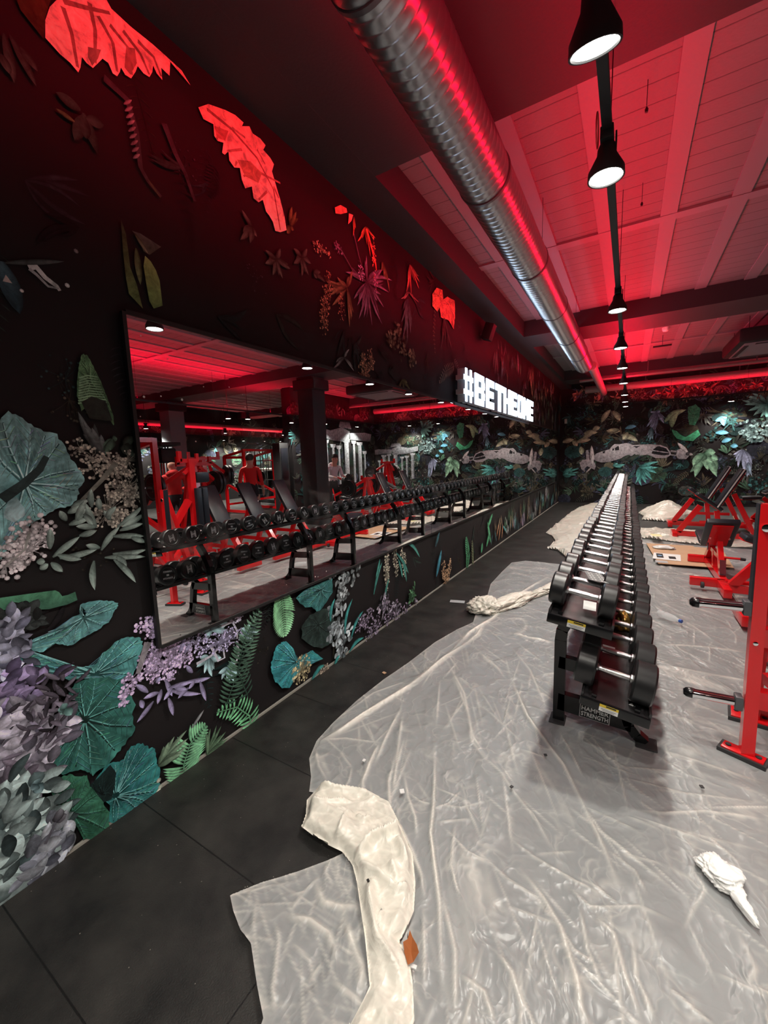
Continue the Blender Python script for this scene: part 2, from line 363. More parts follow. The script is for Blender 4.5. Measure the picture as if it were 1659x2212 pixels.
for y in (-1.2, 5.0, 10.4, 14.8): ribs.box((6.5, y, ZC-0.012), (12.9, 0.12, 0.022))
struct(ribs.build('ceiling_ribs', M['band'], smooth=False))
BEAMS = [(0.9, 2.66), (7.35, 8.15), (12.3, 13.1)]
for i, (y0, y1) in enumerate(BEAMS):
    o = MB().box((6.5, (y0+y1)/2, (3.5+ZC)/2-0.001), (12.98, y1-y0, ZC-3.5)).build('trim_%d' % (i+1), M['beam'], smooth=False); struct(o)
struct(MB().box((0.15, 6.0, (3.5+ZC)/2-0.002), (0.30, 18.4, ZC-3.5)).build('trim_4', M['beam'], smooth=False))
struct(MB().box((0.012, 5.4, 0.006), (0.012, 17.0, 0.012)).build('baseboard_left', mat('pale_sealant', (0.35, 0.34, 0.3), 0.7), smooth=False))

# ------------------------------------------------------------------ printed jungle mural
class Paint:
    """flat printed shapes on a wall plane; f(u, v, lift) gives the 3D point"""
    def __init__(s, f): s.f = f; s.v = []; s.fc = []; s.c = []; s.k = 0; s.gain = 1.0; s.ws = 0.6
    def add(s, pts, cols, faces):
        b = len(s.v); s.k += 1
        s.v += [(p[0], p[1], s.k) for p in pts]; s.c += [tuple(x*s.gain for x in c) for c in cols]
        s.fc += [tuple(b+i for i in f) for f in faces]
    def poly(s, pts, col, col2=None, d=None):
        """ngon; optional gradient from col to col2 along direction d"""
        n = len(pts); tr = tessellate_polygon([[Vector((p[0], p[1], 0)) for p in pts]])
        if col2 is None: cols = [col]*n
        else:
            d = d or (0, 1); t = [p[0]*d[0]+p[1]*d[1] for p in pts]; a, b = min(t), max(t)
            cols = [tuple(x+(y-x)*((q-a)/(b-a+1e-9)) for x, y in zip(col, col2)) for q in t]
        s.add(pts, cols, tr)
    def blade(s, a, b, wd, c0, c1=None, bend=0.0, n=7, tipw=0.0):
        c1 = c1 or c0; wd *= s.ws; dx, dy = b[0]-a[0], b[1]-a[1]; L = math.hypot(dx, dy)+1e-9; nx, ny = -dy/L, dx/L
        pts = []; cols = []; faces = []
        for i in range(n+1):
            t = i/n; ww = wd*0.5*(math.sin(PI*min(1, t*0.92+0.06))**0.8)*(1-0.0*t)
            if i == n: ww = tipw
            cx = a[0]+dx*t+nx*bend*L*math.sin(PI*t); cy = a[1]+dy*t+ny*bend*L*math.sin(PI*t)
            c = tuple(p+(q-p)*t for p, q in zip(c0, c1)); d = tuple(p*0.38 for p in c)
            pts += [(cx-nx*ww, cy-ny*ww), (cx, cy), (cx+nx*ww, cy+ny*ww)]; cols += [c, tuple(min(1, p*1.25) for p in c), d]
        for i in range(n):
            j = i*3; faces += [(j, j+1, j+4, j+3), (j+1, j+2, j+5, j+4)]
        s.add(pts, cols, faces)
    def line(s, pts, wd, c):
        P = []; F = []
        for i, p in enumerate(pts):
            q = pts[min(i+1, len(pts)-1)]; r = pts[max(i-1, 0)]; dx, dy = q[0]-r[0], q[1]-r[1]; L = math.hypot(dx, dy)+1e-9
            w_ = wd*(1-0.6*i/len(pts)); P += [(p[0]-dy/L*w_/2, p[1]+dx/L*w_/2), (p[0]+dy/L*w_/2, p[1]-dx/L*w_/2)]
        for i in range(len(pts)-1): F.append((2*i, 2*i+1, 2*i+3, 2*i+2))
        s.add(P, [c]*len(P), F)
    def round_leaf(s, hub, outline, c_in, c_out, vein, nv=11, seed=0, dark=None):
        """big leaf: outline polygon round a hub with raised pale veins and dark hollows between them"""
        rn = random.Random(seed); n = len(outline); m = []
        for i in range(n):
            a, b = outline[i], outline[(i+1) % n]
            for t in (0.0, 0.25, 0.5, 0.75):
                sc = 1 + rn.uniform(-0.035, 0.02); m.append((hub[0]+(a[0]+(b[0]-a[0])*t-hub[0])*sc, hub[1]+(a[1]+(b[1]-a[1])*t-hub[1])*sc))
        K = len(m); pts = [hub]; cols = [c_in]; faces = []
        for ring in (0.3, 0.62, 1.0):
            for i, p in enumerate(m):
                ph = i*nv*2*PI/K; sh = 0.62+0.45*(0.5+0.5*math.cos(ph+1.5*math.sin(i*.9)))*(1.0 if ring < 1 else 0.7)+rn.uniform(-0.2, 0.25)
                c = tuple((x+(y-x)*ring)*sh for x, y in zip(c_in, c_out))
                if dark:
                    dd = ((p[0]-hub[0])*dark[0]+(p[1]-hub[1])*dark[1])
                    c = tuple(x*max(0.18, min(1.3, 1-dd)) for x in c)
                pts.append((hub[0]+(p[0]-hub[0])*ring, hub[1]+(p[1]-hub[1])*ring)); cols.append(c)
        for i in range(K):
            j = (i+1) % K; faces.append((0, 1+i, 1+j))
            for r in (0, 1): faces.append((1+r*K+i, 1+(r+1)*K+i, 1+(r+1)*K+j, 1+r*K+j))
        s.add(pts, cols, faces)
        for v in range(nv):
            e = m[int(v*K/nv+rn.uniform(-.35, .35)*K/nv) % K]; mid = (hub[0]+(e[0]-hub[0])*0.5+rn.uniform(-.01, .01), hub[1]+(e[1]-hub[1])*0.5+rn.uniform(-.01, .01))
            L = math.hypot(e[0]-hub[0], e[1]-hub[1])
            s.line([hub, mid, (hub[0]+(e[0]-hub[0])*0.93, hub[1]+(e[1]-hub[1])*0.93)], 0.02*L+0.003, tuple(x*0.35 for x in c_in))
            s.line([(hub[0]+(e[0]-hub[0])*0.08+0.004, hub[1]+(e[1]-hub[1])*0.08+0.005), (mid[0]+0.003, mid[1]+0.006), (hub[0]+(e[0]-hub[0])*0.9, hub[1]+(e[1]-hub[1])*0.9+0.005)], 0.012*L+0.002, vein)
            for t in (0.32, 0.45, 0.58, 0.70, 0.82):   # side veins
                q = (hub[0]+(e[0]-hub[0])*t, hub[1]+(e[1]-hub[1])*t)
                for sg in (-1, 1):
                    e2 = m[int((v+sg*0.42)*K/nv) % K]; g = (hub[0]+(e2[0]-hub[0])*(t+0.13), hub[1]+(e2[1]-hub[1])*(t+0.13))
                    s.line([q, g], 0.008*L+0.001, tuple(x*0.8*rn.uniform(.5, 1.2) for x in vein)); s.line([(q[0], q[1]-.012*L), (g[0], g[1]-.012*L)], 0.010*L+0.001, tuple(x*0.45 for x in c_out))
    def frond(s, stem, length, wd, col, col2=None, n=14, ang=65, taper=True, sides=(1, -1)):
        n = int(n*1.15); wd = wd*0.8; length *= 0.8
        """fern: leaflets on both sides of a polyline stem"""
        col2 = col2 or col; seg = [math.hypot(stem[i+1][0]-stem[i][0], stem[i+1][1]-stem[i][1]) for i in range(len(stem)-1)]; T = sum(seg)
        s.line(stem, wd*0.35, tuple(c*0.6 for c in col))
        for i in range(n):
            t = (i+0.5)/n; d = t*T; k = 0
            while k < len(seg)-1 and d > seg[k]: d -= seg[k]; k += 1
            a, b = stem[k], stem[k+1]; L = seg[k]; ux, uy = (b[0]-a[0])/L, (b[1]-a[1])/L; p = (a[0]+ux*d, a[1]+uy*d)
            ln = length*(math.sin(PI*min(1, 0.12+0.88*t))**0.55 if taper else 1)*(1-0.25*t)
            c = tuple(x+(y-x)*t for x, y in zip(col, col2))
            for sg in sides:
                an = math.radians(ang)*sg; vx, vy = ux*math.cos(an)-uy*math.sin(an), ux*math.sin(an)+uy*math.cos(an)
                s.blade(p, (p[0]+vx*ln, p[1]+vy*ln), wd, tuple(x*0.6 for x in c), tuple(min(1, x*(1.25 if sg > 0 else 0.95)) for x in c), 0.06*sg, 4)
    def dots(s, pts, r, col, rn, jit=0.3):
        for p in pts:
            rr = r*0.62*rn.uniform(0.6, 1.25); k = 7; g_ = rn.uniform(0.35, 1.5); c = tuple(x*g_ for x in col)
            P = [p]+[(p[0]+rr*math.cos(2*PI*i/k), p[1]+rr*math.sin(2*PI*i/k)) for i in range(k)]
            s.add(P, [tuple(min(1, x*1.5) for x in c)]+[tuple(x*0.7 for x in c)]*k, [(0, 1+i, 1+(i+1) % k) for i in range(k)])
    def ovals(s, region, n, L, wd, col, col2, seed, ang=(0, 360)):
        """leafy mass: n oval leaves scattered in a polygon of centre points (cx, cy, radius)"""
        rn = random.Random(seed); n = int(n*2.4); L *= 0.62; wd *= 0.95; col = tuple(x*.45 for x in col); col2 = tuple(min(1, x*1.4) for x in col2)
        for i in range(n):
            cx, cy, r = region[rn.randrange(len(region))]; a = rn.uniform(0, 2*PI); q = r*math.sqrt(rn.random())
            p = (cx+q*math.cos(a), cy+q*math.sin(a)); t = rn.random()**1.3; g = rn.uniform(0.35, 1.15); c = tuple((x+(y-x)*t)*g for x, y in zip(col, col2))
            b = math.radians(rn.uniform(*ang)); l = L*rn.uniform(0.7, 1.25)
            s.blade(p, (p[0]+l*math.cos(b), p[1]+l*math.sin(b)), wd*rn.uniform(0.7, 1.2), tuple(x*0.55 for x in c), c, rn.uniform(-.1, .1), 6)
    def star(s, c, tips, wd, col, col2=None, bend=0.08, seed=1):
        rn = random.Random(seed)
        for t in tips:
            for q in range(3):
                k = 1.0 if q == 2 else rn.uniform(.55, .9); j = 0 if q == 2 else .28; vx, vy = t[0]-c[0], t[1]-c[1]; an = rn.uniform(-j, j); g = 1.0 if q == 2 else rn.uniform(.35, .7)
                e = (c[0]+(vx*math.cos(an)-vy*math.sin(an))*k, c[1]+(vx*math.sin(an)+vy*math.cos(an))*k)
                s.blade(c, e, wd*rn.uniform(0.8, 1.2), tuple(x*0.35*g for x in col), tuple(x*g for x in (col2 or col)), rn.uniform(-bend, bend))
    def berries(s, c, r, n, size, col, seed):
        rn = random.Random(seed); P = []
        for i in range(int(n*1.7)):
            a = rn.uniform(0, 2*PI); q = math.sqrt(rn.random()); p = (c[0]+q*r[0]*math.cos(a), c[1]+q*r[1]*math.sin(a)); P.append(p)
            if rn.random() < 0.5: s.line([c, ((c[0]+p[0])/2+rn.uniform(-.01, .01), (c[1]+p[1])/2), p], size*0.3, tuple(x*0.45 for x in col))
        s.dots(P, size, col, rn)
    def build(s, name):
        inc = min(8e-6, 0.03/s.k); me = bpy.data.meshes.new(name); me.from_pydata([s.f(u, v, 0.0012+k*inc) for u, v, k in s.v], [], s.fc); at = me.color_attributes.new('Col', 'FLOAT_COLOR', 'POINT')
        a = np.ones((len(s.v), 4), dtype=np.float32); a[:, :3] = np.array(s.c); at.data.foreach_set('color', a.ravel())
        me.materials.append(M['mural']); o = bpy.data.objects.new(name, me); COL.objects.link(o); return o

def crop(ox, oy, sc, f):       # coordinates read off an enlarged detail of the wall
    return lambda x, y: f(ox+x/sc, oy+y/sc)
def PL(f, *xy): return [f(xy[i], xy[i+1]) for i in range(0, len(xy), 2)]
TEAL, TEAL_L, TEAL_D = (.03, .16, .16), (.16, .38, .40), (.012, .05, .05)
GRN, GRN_L, GRN_D = (.06, .17, .09), (.18, .42, .24), (.012, .035, .022)
LIL, SAGE = (.30, .27, .45), (.26, .34, .32)

L = Paint(lambda u, v, h: (h, u, v))
rn = random.Random(11)
# dim undergrowth over the whole wall
for i in range(420):
    y = rn.uniform(-1.0, 13.8); z = rn.uniform(0.05, 3.45); k = rn.random(); g = rn.uniform(0.25, 1.0)
    c = [(.018, .030, .026), (.026, .022, .028), (.014, .032, .034), (.03, .027, .02)][rn.randrange(4)]; c = tuple(x*g for x in c)
    if k < 0.6:
        a = rn.uniform(-PI, 0.2); 
        for j in range(rn.randrange(3, 7)):
            b = a+rn.uniform(-.7, .7); l = rn.uniform(.08, .26); L.blade((y, z), (y+l*math.cos(b), z+l*math.sin(b)), l*rn.uniform(.1, .28), tuple(x*.6 for x in c), c, rn.uniform(-.15, .15), 5)
    elif k < 0.85: L.frond([(y, z), (y+rn.uniform(-.1, .1), z-rn.uniform(.15, .4))], .08, .014, c, n=9)
    else: L.berries((y, z), (.09, .09), 12, .008, tuple(x*1.6 for x in c), i)
A = crop(0, 0, 3.16, on_wall)
PALE = (.62, .42, .34)
L.poly(PL(A, 100, 0, 240, 0, 340, 0, 300, 130, 290, 280, 210, 180, 130, 80), (.05, .035, .012), (.02, .014, .006), (0, -1))
leafA = PL(A, 390, 0, 330, 60, 300, 150, 300, 270, 400, 380, 470, 440, 525, 505, 540, 470, 550, 400, 580, 440, 625, 475, 660, 440, 690, 410, 730, 440, 760, 510, 790, 530, 808, 500, 815, 470, 845, 520, 885, 545, 915, 500, 930, 460, 970, 510, 1010, 535, 1030, 500, 1035, 455, 1060, 510, 1098, 555, 1090, 470, 1120, 500, 1147, 525, 1152, 430, 1290, 590, 1230, 490, 1110, 380, 1030, 310, 880, 190, 750, 70, 680, -60, 500, -60)
L.poly(leafA, PALE, (.75, .36, .30), (1, 0.3))
for q in ((420, 60, 480, 240, 520, 470), (600, 30, 640, 220, 640, 440), (660, 120, 760, 300, 790, 500), (740, 180, 860, 330, 890, 520), (830, 220, 950, 380, 1010, 520), (930, 290, 1040, 400, 1090, 530), (420, 20, 560, 60, 740, 100)):
    L.line(PL(A, *q), .018, (.22, .10, .08))
L.poly(PL(A, 590, 330, 680, 350, 660, 410, 620, 460, 590, 400), (.2, .12, .09)); L.poly(PL(A, 850, 330, 910, 340, 925, 440, 880, 520, 840, 470), (.26, .12, .09))
for q in ((20, 240, 90, 580), (60, 250, 240, 600), (0, 380, 60, 520), (130, 330, 250, 500)): L.blade(A(*q[:2]), A(*q[2:]), .05, (.012, .02, .016), (.05, .07, .055))
for q in ((560, 780, 660, 1060), (560, 800, 500, 970), (540, 760, 370, 640), (580, 820, 700, 860), (560, 800, 580, 960)): L.blade(A(*q[:2]), A(*q[2:]), .07, (.03, .045, .035), (.02, .035, .026))
L.blade(A(500, 840), A(370, 750), .03, (.10, .12, .05), (.05, .07, .03))
L.line(PL(A, 700, 540, 860, 690, 920, 900, 950, 1150, 1000, 1240, 1090, 1350), .03, (.035, .032, .035))
for i in range(9): y = 690+i*46; L.blade(A(835+i*8, y+30), A(890+i*7, y), .02, (.10, .10, .11), (.22, .21, .22))
L.line(PL(A, 1110, 850, 1190, 1060, 1260, 1200, 1320, 1380), .03, (.035, .03, .035)); L.blade(A(1000, 1230), A(1090, 1360), .02, (.05, .06, .03))
OL = (.12, .17, .06)
L.poly(PL(A, 815, 1500, 830, 1720, 850, 1900, 870, 2010, 965, 2110, 925, 1950, 880, 1830, 850, 1600), (.10, .14, .05), (.02, .025, .015))
L.poly(PL(A, 980, 1750, 1020, 1790, 1055, 1850, 1080, 1920, 1100, 2090, 1040, 2110, 1010, 2060, 985, 1920, 970, 1820), (.10, .15, .05), (.2, .27, .09))
L.poly(PL(A, 890, 1580, 950, 1600, 1090, 1690, 1010, 1745, 970, 1720, 930, 1620), (.05, .06, .04), (.07, .08, .07)); L.blade(A(910, 1600), A(1005, 1740), .03, (.03, .04, .02), (.16, .18, .12))
L.blade(A(920, 1700), A(950, 1950), .05, (.05, .07, .03), (.1, .13, .06))
L.line(PL(A, 185, 1830, 240, 1830, 300, 1900, 380, 1960, 400, 1990), .022, (.40, .42, .42)); L.line(PL(A, 190, 1840, 240, 1880, 320, 1960, 390, 1975), .012, (.25, .27, .28))
L.blade(A(20, 1800), A(430, 1790), .03, (.03, .035, .035), (.05, .06, .06)); L.blade(A(0, 1790), A(130, 2150), .10, (.04, .08, .10), (.012, .03, .04)); L.poly(PL(A, 30, 1880, 75, 1940, 10, 1925), (.35, .3, .28))
L.dots([A(510, 1720), A(450, 1953), A(140, 1990)], .012, (.3, .3, .3), rn)
B = crop(400, 180, 2.765, on_wall)
leafB = PL(B, 70, 150, 130, 130, 230, 165, 290, 195, 340, 240, 330, 262, 375, 262, 395, 305, 440, 335, 472, 375, 458, 402, 500, 450, 522, 488, 510, 530, 530, 600, 560, 700, 585, 800, 598, 880, 560, 893, 530, 885, 515, 830, 495, 795, 475, 770, 455, 700, 430, 715, 400, 690, 390, 620, 350, 632, 330, 580, 318, 510, 285, 508, 255, 465, 250, 410, 228, 432, 212, 420, 220, 360, 185, 350, 165, 320, 160, 250, 100, 220)
L.poly(leafB, (.60, .26, .20), (.62, .58, .46), (0.4, -1))
L.line(PL(B, 120, 160, 270, 280, 420, 450, 520, 640, 560, 880), .016, (.22, .08, .06))
for q in ((270, 270, 350, 330), (200, 270, 180, 340), (330, 400, 240, 410), (420, 400, 470, 490), (300, 470, 290, 500), (440, 540, 560, 600), (400, 520, 340, 560), (480, 650, 430, 700), (520, 620, 550, 690)): L.line(PL(B, *q), .014, (.3, .13, .1))
L.poly(PL(B, 300, 460, 380, 470, 450, 540, 430, 600, 350, 560), (.32, .16, .10)); L.poly(PL(B, 165, 260, 250, 290, 230, 350, 180, 330), (.35, .12, .09))
L.star(B(620, 860), PL(B, 630, 740, 655, 770, 600, 900, 640, 880), .05, (.05, .06, .02), (.14, .15, .05))
for c, tips in (((535, 1050), (515, 1150, 575, 1170, 470, 1080, 470, 1000, 620, 1110, 560, 990)), ((690, 1040), (690, 1155, 730, 1150, 640, 1080, 745, 1080, 640, 990, 720, 990)), ((390, 860), (330, 760, 420, 920, 320, 940, 380, 960)), ((760, 1130), (830, 1190, 780, 1170, 800, 1130))):
    L.star(B(*c), PL(B, *tips), .05, (.03, .045, .035), (.085, .11, .085))
L.berries(B(810, 1000), (.10, .05), 26, .012, (.30, .27, .16), 3); L.berries(B(905, 985), (.06, .04), 20, .011, (.16, .13, .22), 4)
for q in ((920, 990, 960, 1060, 1010, 1150), (1000, 900, 1030, 1030, 1050, 1100)): L.line(PL(B, *q), .012, (.10, .09, .13))
L.star(B(1080, 1190), PL(B, 1030, 1410, 1110, 1450, 1180, 1340, 1075, 1030, 1000, 1290, 950, 1130, 1230, 1180, 1170, 1110, 1060, 1400, 1020, 1330, 1140, 1300, 1210, 1250, 1170, 1440), .045, (.10, .08, .14), (.22, .19, .32))
L.berries(B(1045, 1135), (.05, .06), 26, .010, (.34, .30, .5), 5); L.berries(B(1130, 1190), (.04, .09), 20, .010, (.30, .22, .4), 6)
L.star(B(960, 1220), PL(B, 850, 1180, 820, 1250, 870, 1330, 975, 1460, 990, 1400, 860, 1270, 900, 1160, 990, 1120), .05, (.13, .10, .05), (.25, .2, .1))
for k, (x, y) in enumerate(((835, 1290), (825, 1360), (820, 1430), (925, 1340), (850, 1200))): L.berries(B(x, y), (.05, .10), 22, .010, (.34, .2, .12), 20+k)
L.star(B(1175, 1070), PL(B, 1215, 1250, 1190, 1180, 1165, 1120), .04, (.08, .08, .03), (.2, .19, .08))
L.poly(PL(B, 885, 745, 920, 730, 955, 750, 960, 775, 920, 785, 890, 780), (.6, .2, .14)); L.poly(PL(B, 970, 780, 995, 790, 985, 825, 965, 845), (.7, .25, .2))
L.star(B(1000, 800), PL(B, 995, 920, 1010, 870), .03, (.5, .16, .08)); L.star(B(1070, 860), PL(B, 1020, 950, 1130, 930, 1100, 1040, 1045, 900), .03, (.55, .18, .08)); L.line(PL(B, 1075, 870, 1105, 980, 1130, 1080, 1135, 1120), .03, (.6, .14, .08)); L.berries(B(1120, 1050), (.03, .16), 26, .009, (.7, .2, .12), 8)
L.star(B(1335, 1085), PL(B, 1315, 1250, 1345, 1270, 1390, 1230, 1370, 1150, 1395, 1190), .04, (.45, .16, .12)); L.star(B(1330, 1250), PL(B, 1280, 1290, 1390, 1310, 1300, 1290, 1360, 1290), .03, (.25, .14, .13))
L.star(B(1325, 1290), PL(B, 1290, 1540, 1320, 1545, 1285, 1430, 1340, 1500, 1310, 1480), .05, (.06, .11, .14), (.10, .18, .2))
L.round_leaf(B(1505, 1270), PL(B, 1470, 1330, 1470, 1260, 1495, 1222, 1530, 1235, 1535, 1290, 1500, 1370), (.5, .22, .1), (.6, .28, .15), (.6, .34, .2), 8, 2)
L.round_leaf(B(1565, 1320), PL(B, 1510, 1310, 1560, 1275, 1605, 1300, 1605, 1400, 1598, 1470, 1570, 1420, 1520, 1400), (.5, .18, .12), (.6, .22, .15), (.6, .28, .2), 8, 3)
L.frond(PL(B, 1485, 1350, 1478, 1500, 1487, 1620), .05, .018, (.14, .13, .08), n=10); L.star(B(1540, 1400), PL(B, 1520, 1600, 1590, 1600, 1550, 1540), .04, (.07, .07, .06))
L.ovals([(*B(1230, 1530), .09), (*B(1290, 1590), .10), (*B(1350, 1640), .09), (*B(1260, 1480), .06)], 48, .075, .05, (.06, .09, .05), (.22, .28, .18), 9)
for k, (x, y) in enumerate(((1060, 1680), (1080, 1740), (1100, 1650), (1050, 1730))): L.berries(B(x, y), (.06, .10), 26, .013, (.30, .19, .12), 30+k)
L.star(B(1290, 1770), PL(B, 1340, 1840, 1270, 1830, 1320, 1790, 1300, 1850), .05, (.10, .13, .05)); L.star(B(940, 1640), PL(B, 970, 1590, 900, 1680, 870, 1710, 1000, 1720), .03, (.08, .09, .09), (.25, .27, .27))
L.frond(PL(B, 1600, 1690, 1550, 1720, 1510, 1790), .12, .03, (.14, .14, .10), (.24, .24, .18), n=10); L.frond(PL(B, 1600, 1650, 1630, 1720), .08, .03, (.10, .11, .09), n=6)
C_ = crop(0, 750, 4.02, on_wall)
L.round_leaf(C_(195, 1190), PL(C_, -150, 800, -60, 690, 60, 560, 180, 600, 280, 700, 395, 730, 480, 760, 560, 870, 625, 1000, 690, 1080, 722, 1165, 675, 1230, 670, 1310, 600, 1380, 490, 1400, 400, 1450, 330, 1490, 205, 1590, 100, 1700, 0, 1830, -100, 1750, -160, 1300), (.09, .24, .25), (.24, .47, .48), (.36, .58, .58), 13, 4)
L.poly(PL(C_, 20, 1430, 60, 1330, 130, 1300, 200, 1400, 200, 1460, 110, 1520, 20, 1480), (.30, .42, .44), (.2, .34, .36)); L.line(PL(C_, 0, 1320, 190, 1190, 330, 1060, 390, 950), .035, (.02, .035, .035))
L.round_leaf(C_(760, 300), PL(C_, 710, 62, 690, 80, 675, 140, 660, 230, 650, 340, 655, 430, 690, 560, 760, 520, 880, 540, 975, 690, 965, 590, 940, 500, 900, 400, 860, 300, 820, 220, 770, 120, 740, 70), (.07, .17, .08), (.10, .22, .11), (.14, .28, .15), 17, 5, dark=(1.2, -1.6))
for i in range(11): y = 260+i*22; L.line(PL(C_, 672-i, y+12, 740+i*3, y-10, 830+i*8, y+2), .006, (.2, .36, .22))
L.poly(PL(C_, 690, 480, 780, 430, 900, 470, 960, 640, 900, 640, 760, 620), (.018, .022, .018))
L.star(C_(880, 940), PL(C_, 660, 560, 700, 640, 780, 700, 860, 760, 720, 700), .05, (.06, .07, .075), (.11, .13, .13)); L.star(C_(960, 800), PL(C_, 880, 860, 900, 940, 1000, 790, 940, 900), .04, (.06, .11, .08)); L.star(C_(1060, 850), PL(C_, 1150, 780, 1150, 900, 1090, 940, 1160, 960), .06, (.035, .05, .04))
for k, q in enumerate(((680, 875, .05, 20), (780, 960, .05, 14), (790, 1060, .05, 16), (930, 1010, .07, 40), (1000, 1080, .07, 34), (1090, 990, .06, 22), (1090, 1220, .09, 60), (1150, 1300, .06, 40), (1000, 1240, .05, 16), (940, 1410, .10, 60), (1020, 1480, .05, 30), (850, 1440, .05, 20))):
    L.berries(C_(q[0], q[1]), (q[2], q[2]*0.8), q[3], .010, (.30, .29, .25), 50+k)
for k, q in enumerate(((330, 1560), (230, 1600), (290, 1640), (180, 1680), (270, 1740), (130, 1740), (170, 1800), (60, 1830), (120, 1880), (30, 1900))): L.berries(C_(*q), (.05, .05), 13, .014, (.45, .42, .44), 70+k)
L.line(PL(C_, 240, 1600, 200, 1750, 30, 1900), .01, (.25, .25, .24)); L.line(PL(C_, 990, 1000, 860, 1160, 720, 1300, 620, 1400), .02, (.14, .15, .13))
for q in ((415, 1750, 415, 1565), (440, 1820, 675, 1640), (500, 1830, 830, 1748), (480, 1800, 690, 1838), (670, 1635, 822, 1588), (860, 1760, 1020, 1555), (1000, 1560, 1225, 1372), (1020, 1590, 1225, 1528), (960, 1640, 1235, 1638), (1120, 1650, 1245, 1692), (960, 1790, 1255, 1752), (890, 1822, 1245, 1815), (990, 1810, 1082, 1902), (970, 1840, 1162, 2040), (798, 1850, 806, 2105), (330, 1925, 400, 1875), (425, 1865, 528, 1945), (300, 1858, 375, 1858), (580, 1540, 755, 1485), (820, 1560, 718, 1345), (600, 1390, 755, 1325), (780, 1390, 772, 1230), (850, 1410, 838, 1305), (560, 1505, 498, 1418), (650, 1505, 722, 1400), (710, 1445, 790, 1550), (570, 1440, 680, 1370), (820, 1560, 640, 1555), (940, 1500, 880, 1420), (1230, 1450, 1040, 1560), (640, 1500, 715, 1330), (900, 1480, 990, 1380), (850, 1740, 725, 1715)):
    L.blade(C_(*q[:2]), C_(*q[2:]), .042, (.07, .10, .09), (.27, .36, .33), rn.uniform(-.06, .06))
D = crop(0, 1250, 2.9625, on_wall)
L.poly(PL(D, -60, 125, 150, 95, 340, 70, 365, 82, 385, 108, 420, 100, 468, 80, 482, 132, 420, 160, 300, 190, 100, 200, -60, 190), (.03, .09, .06), (.07, .22, .13), (0, 1))
for k, q in enumerate(((60, 230), (110, 200), (150, 240), (120, 270), (180, 280))): L.ovals([(*D(*q), .02)], 3, .07, .06, (.02, .025, .025), (.04, .05, .05), 90+k)
L.round_leaf(D(520, 250), PL(D, 110, 440, 180, 455, 260, 466, 300, 430, 335, 410, 400, 418, 440, 425, 500, 385, 560, 350, 620, 320, 650, 290, 690, 270, 720, 200, 742, 175, 745, 150, 700, 138, 640, 133, 560, 140, 500, 160, 540, 210, 450, 240, 330, 330, 200, 380), (.07, .2, .2), (.12, .33, .34), (.22, .44, .45), 11, 6)
L.round_leaf(D(590, 610), PL(D, 110, 445, 100, 510, 180, 550, 250, 580, 340, 610, 430, 642, 500, 632, 590, 632, 680, 640, 750, 650, 840, 610, 870, 520, 900, 425, 890, 372, 820, 362, 760, 380, 720, 400, 690, 440, 640, 470, 600, 540, 500, 560, 400, 545, 320, 530, 250, 500, 180, 460), (.03, .13, .13), (.08, .27, .27), (.18, .42, .42), 13, 7)
L.round_leaf(D(525, 900), PL(D, 420, 740, 450, 680, 480, 650, 550, 630, 620, 618, 700, 625, 780, 640, 820, 720, 850, 800, 835, 880, 850, 960, 800, 1030, 740, 1110, 660, 1190, 580, 1255, 560, 1230, 500, 1220, 430, 1230, 350, 1250, 280, 1272, 245, 1230, 240, 1160, 300, 1080, 400, 1000, 375, 960, 380, 900), (.012, .045, .04), (.03, .13, .11), (.10, .30, .28), 13, 8, dark=(-.3, .9))
L.round_leaf(D(440, 1500), PL(D, 290, 1280, 360, 1265, 430, 1235, 500, 1255, 545, 1240, 560, 1320, 640, 1325, 650, 1430, 692, 1482, 680, 1600, 600, 1650, 520, 1655, 480, 1560, 400, 1500, 330, 1400), (.02, .075, .05), (.03, .12, .075), (.05, .17, .12), 10, 9)
L.round_leaf(D(720, 1390), PL(D, 830, 1060, 860, 1050, 900, 1040, 930, 1070, 980, 1075, 985, 1140, 1003, 1200, 1015, 1280, 1000, 1330, 980, 1370, 940, 1420, 900, 1440, 830, 1490, 760, 1535, 720, 1550, 680, 1545, 690, 1440, 645, 1400, 630, 1330, 560, 1310, 620, 1240, 680, 1170, 740, 1160, 780, 1140, 800, 1090), (.01, .06, .06), (.03, .17, .17), (.14, .36, .36), 15, 10, dark=(-1.3, .3))
L.round_leaf(D(640, 1370), PL(D, 560, 1310, 620, 1250, 690, 1180, 730, 1230, 720, 1300, 700, 1400, 650, 1420), (.005, .012, .012), (.008, .02, .02), (.012, .03, .03), 7, 12)
L.frond(PL(D, 1165, 1310, 1160, 1180, 1200, 1050, 1300, 930), .17, .035, (.15, .38, .22), (.2, .5, .28), n=19, ang=62)
L.frond(PL(D, 1600, 960, 1580, 870, 1500, 815, 1370, 850), .12, .034, (.15, .42, .22), (.16, .46, .24), n=13, ang=70)
L.star(D(1310, 1120), PL(D, 1330, 950, 1370, 930, 1400, 935, 1430, 970, 1445, 1010, 1300, 980, 1450, 1060), .035, (.15, .26, .16), (.10, .18, .11))
L.star(D(1000, 1190), PL(D, 1180, 960, 1150, 990, 1190, 1010, 1100, 1000, 1060, 1040, 1180, 1060, 1150, 1110), .045, (.10, .16, .11), (.17, .26, .18))
L.blade(D(1210, 950), D(1290, 830), .03, (.12, .13, .14), (.2, .22, .23)); L.dots([D(1000, 1280), D(1010, 1320), D(1000, 1350)], .02, (.3, .33, .28), rn)
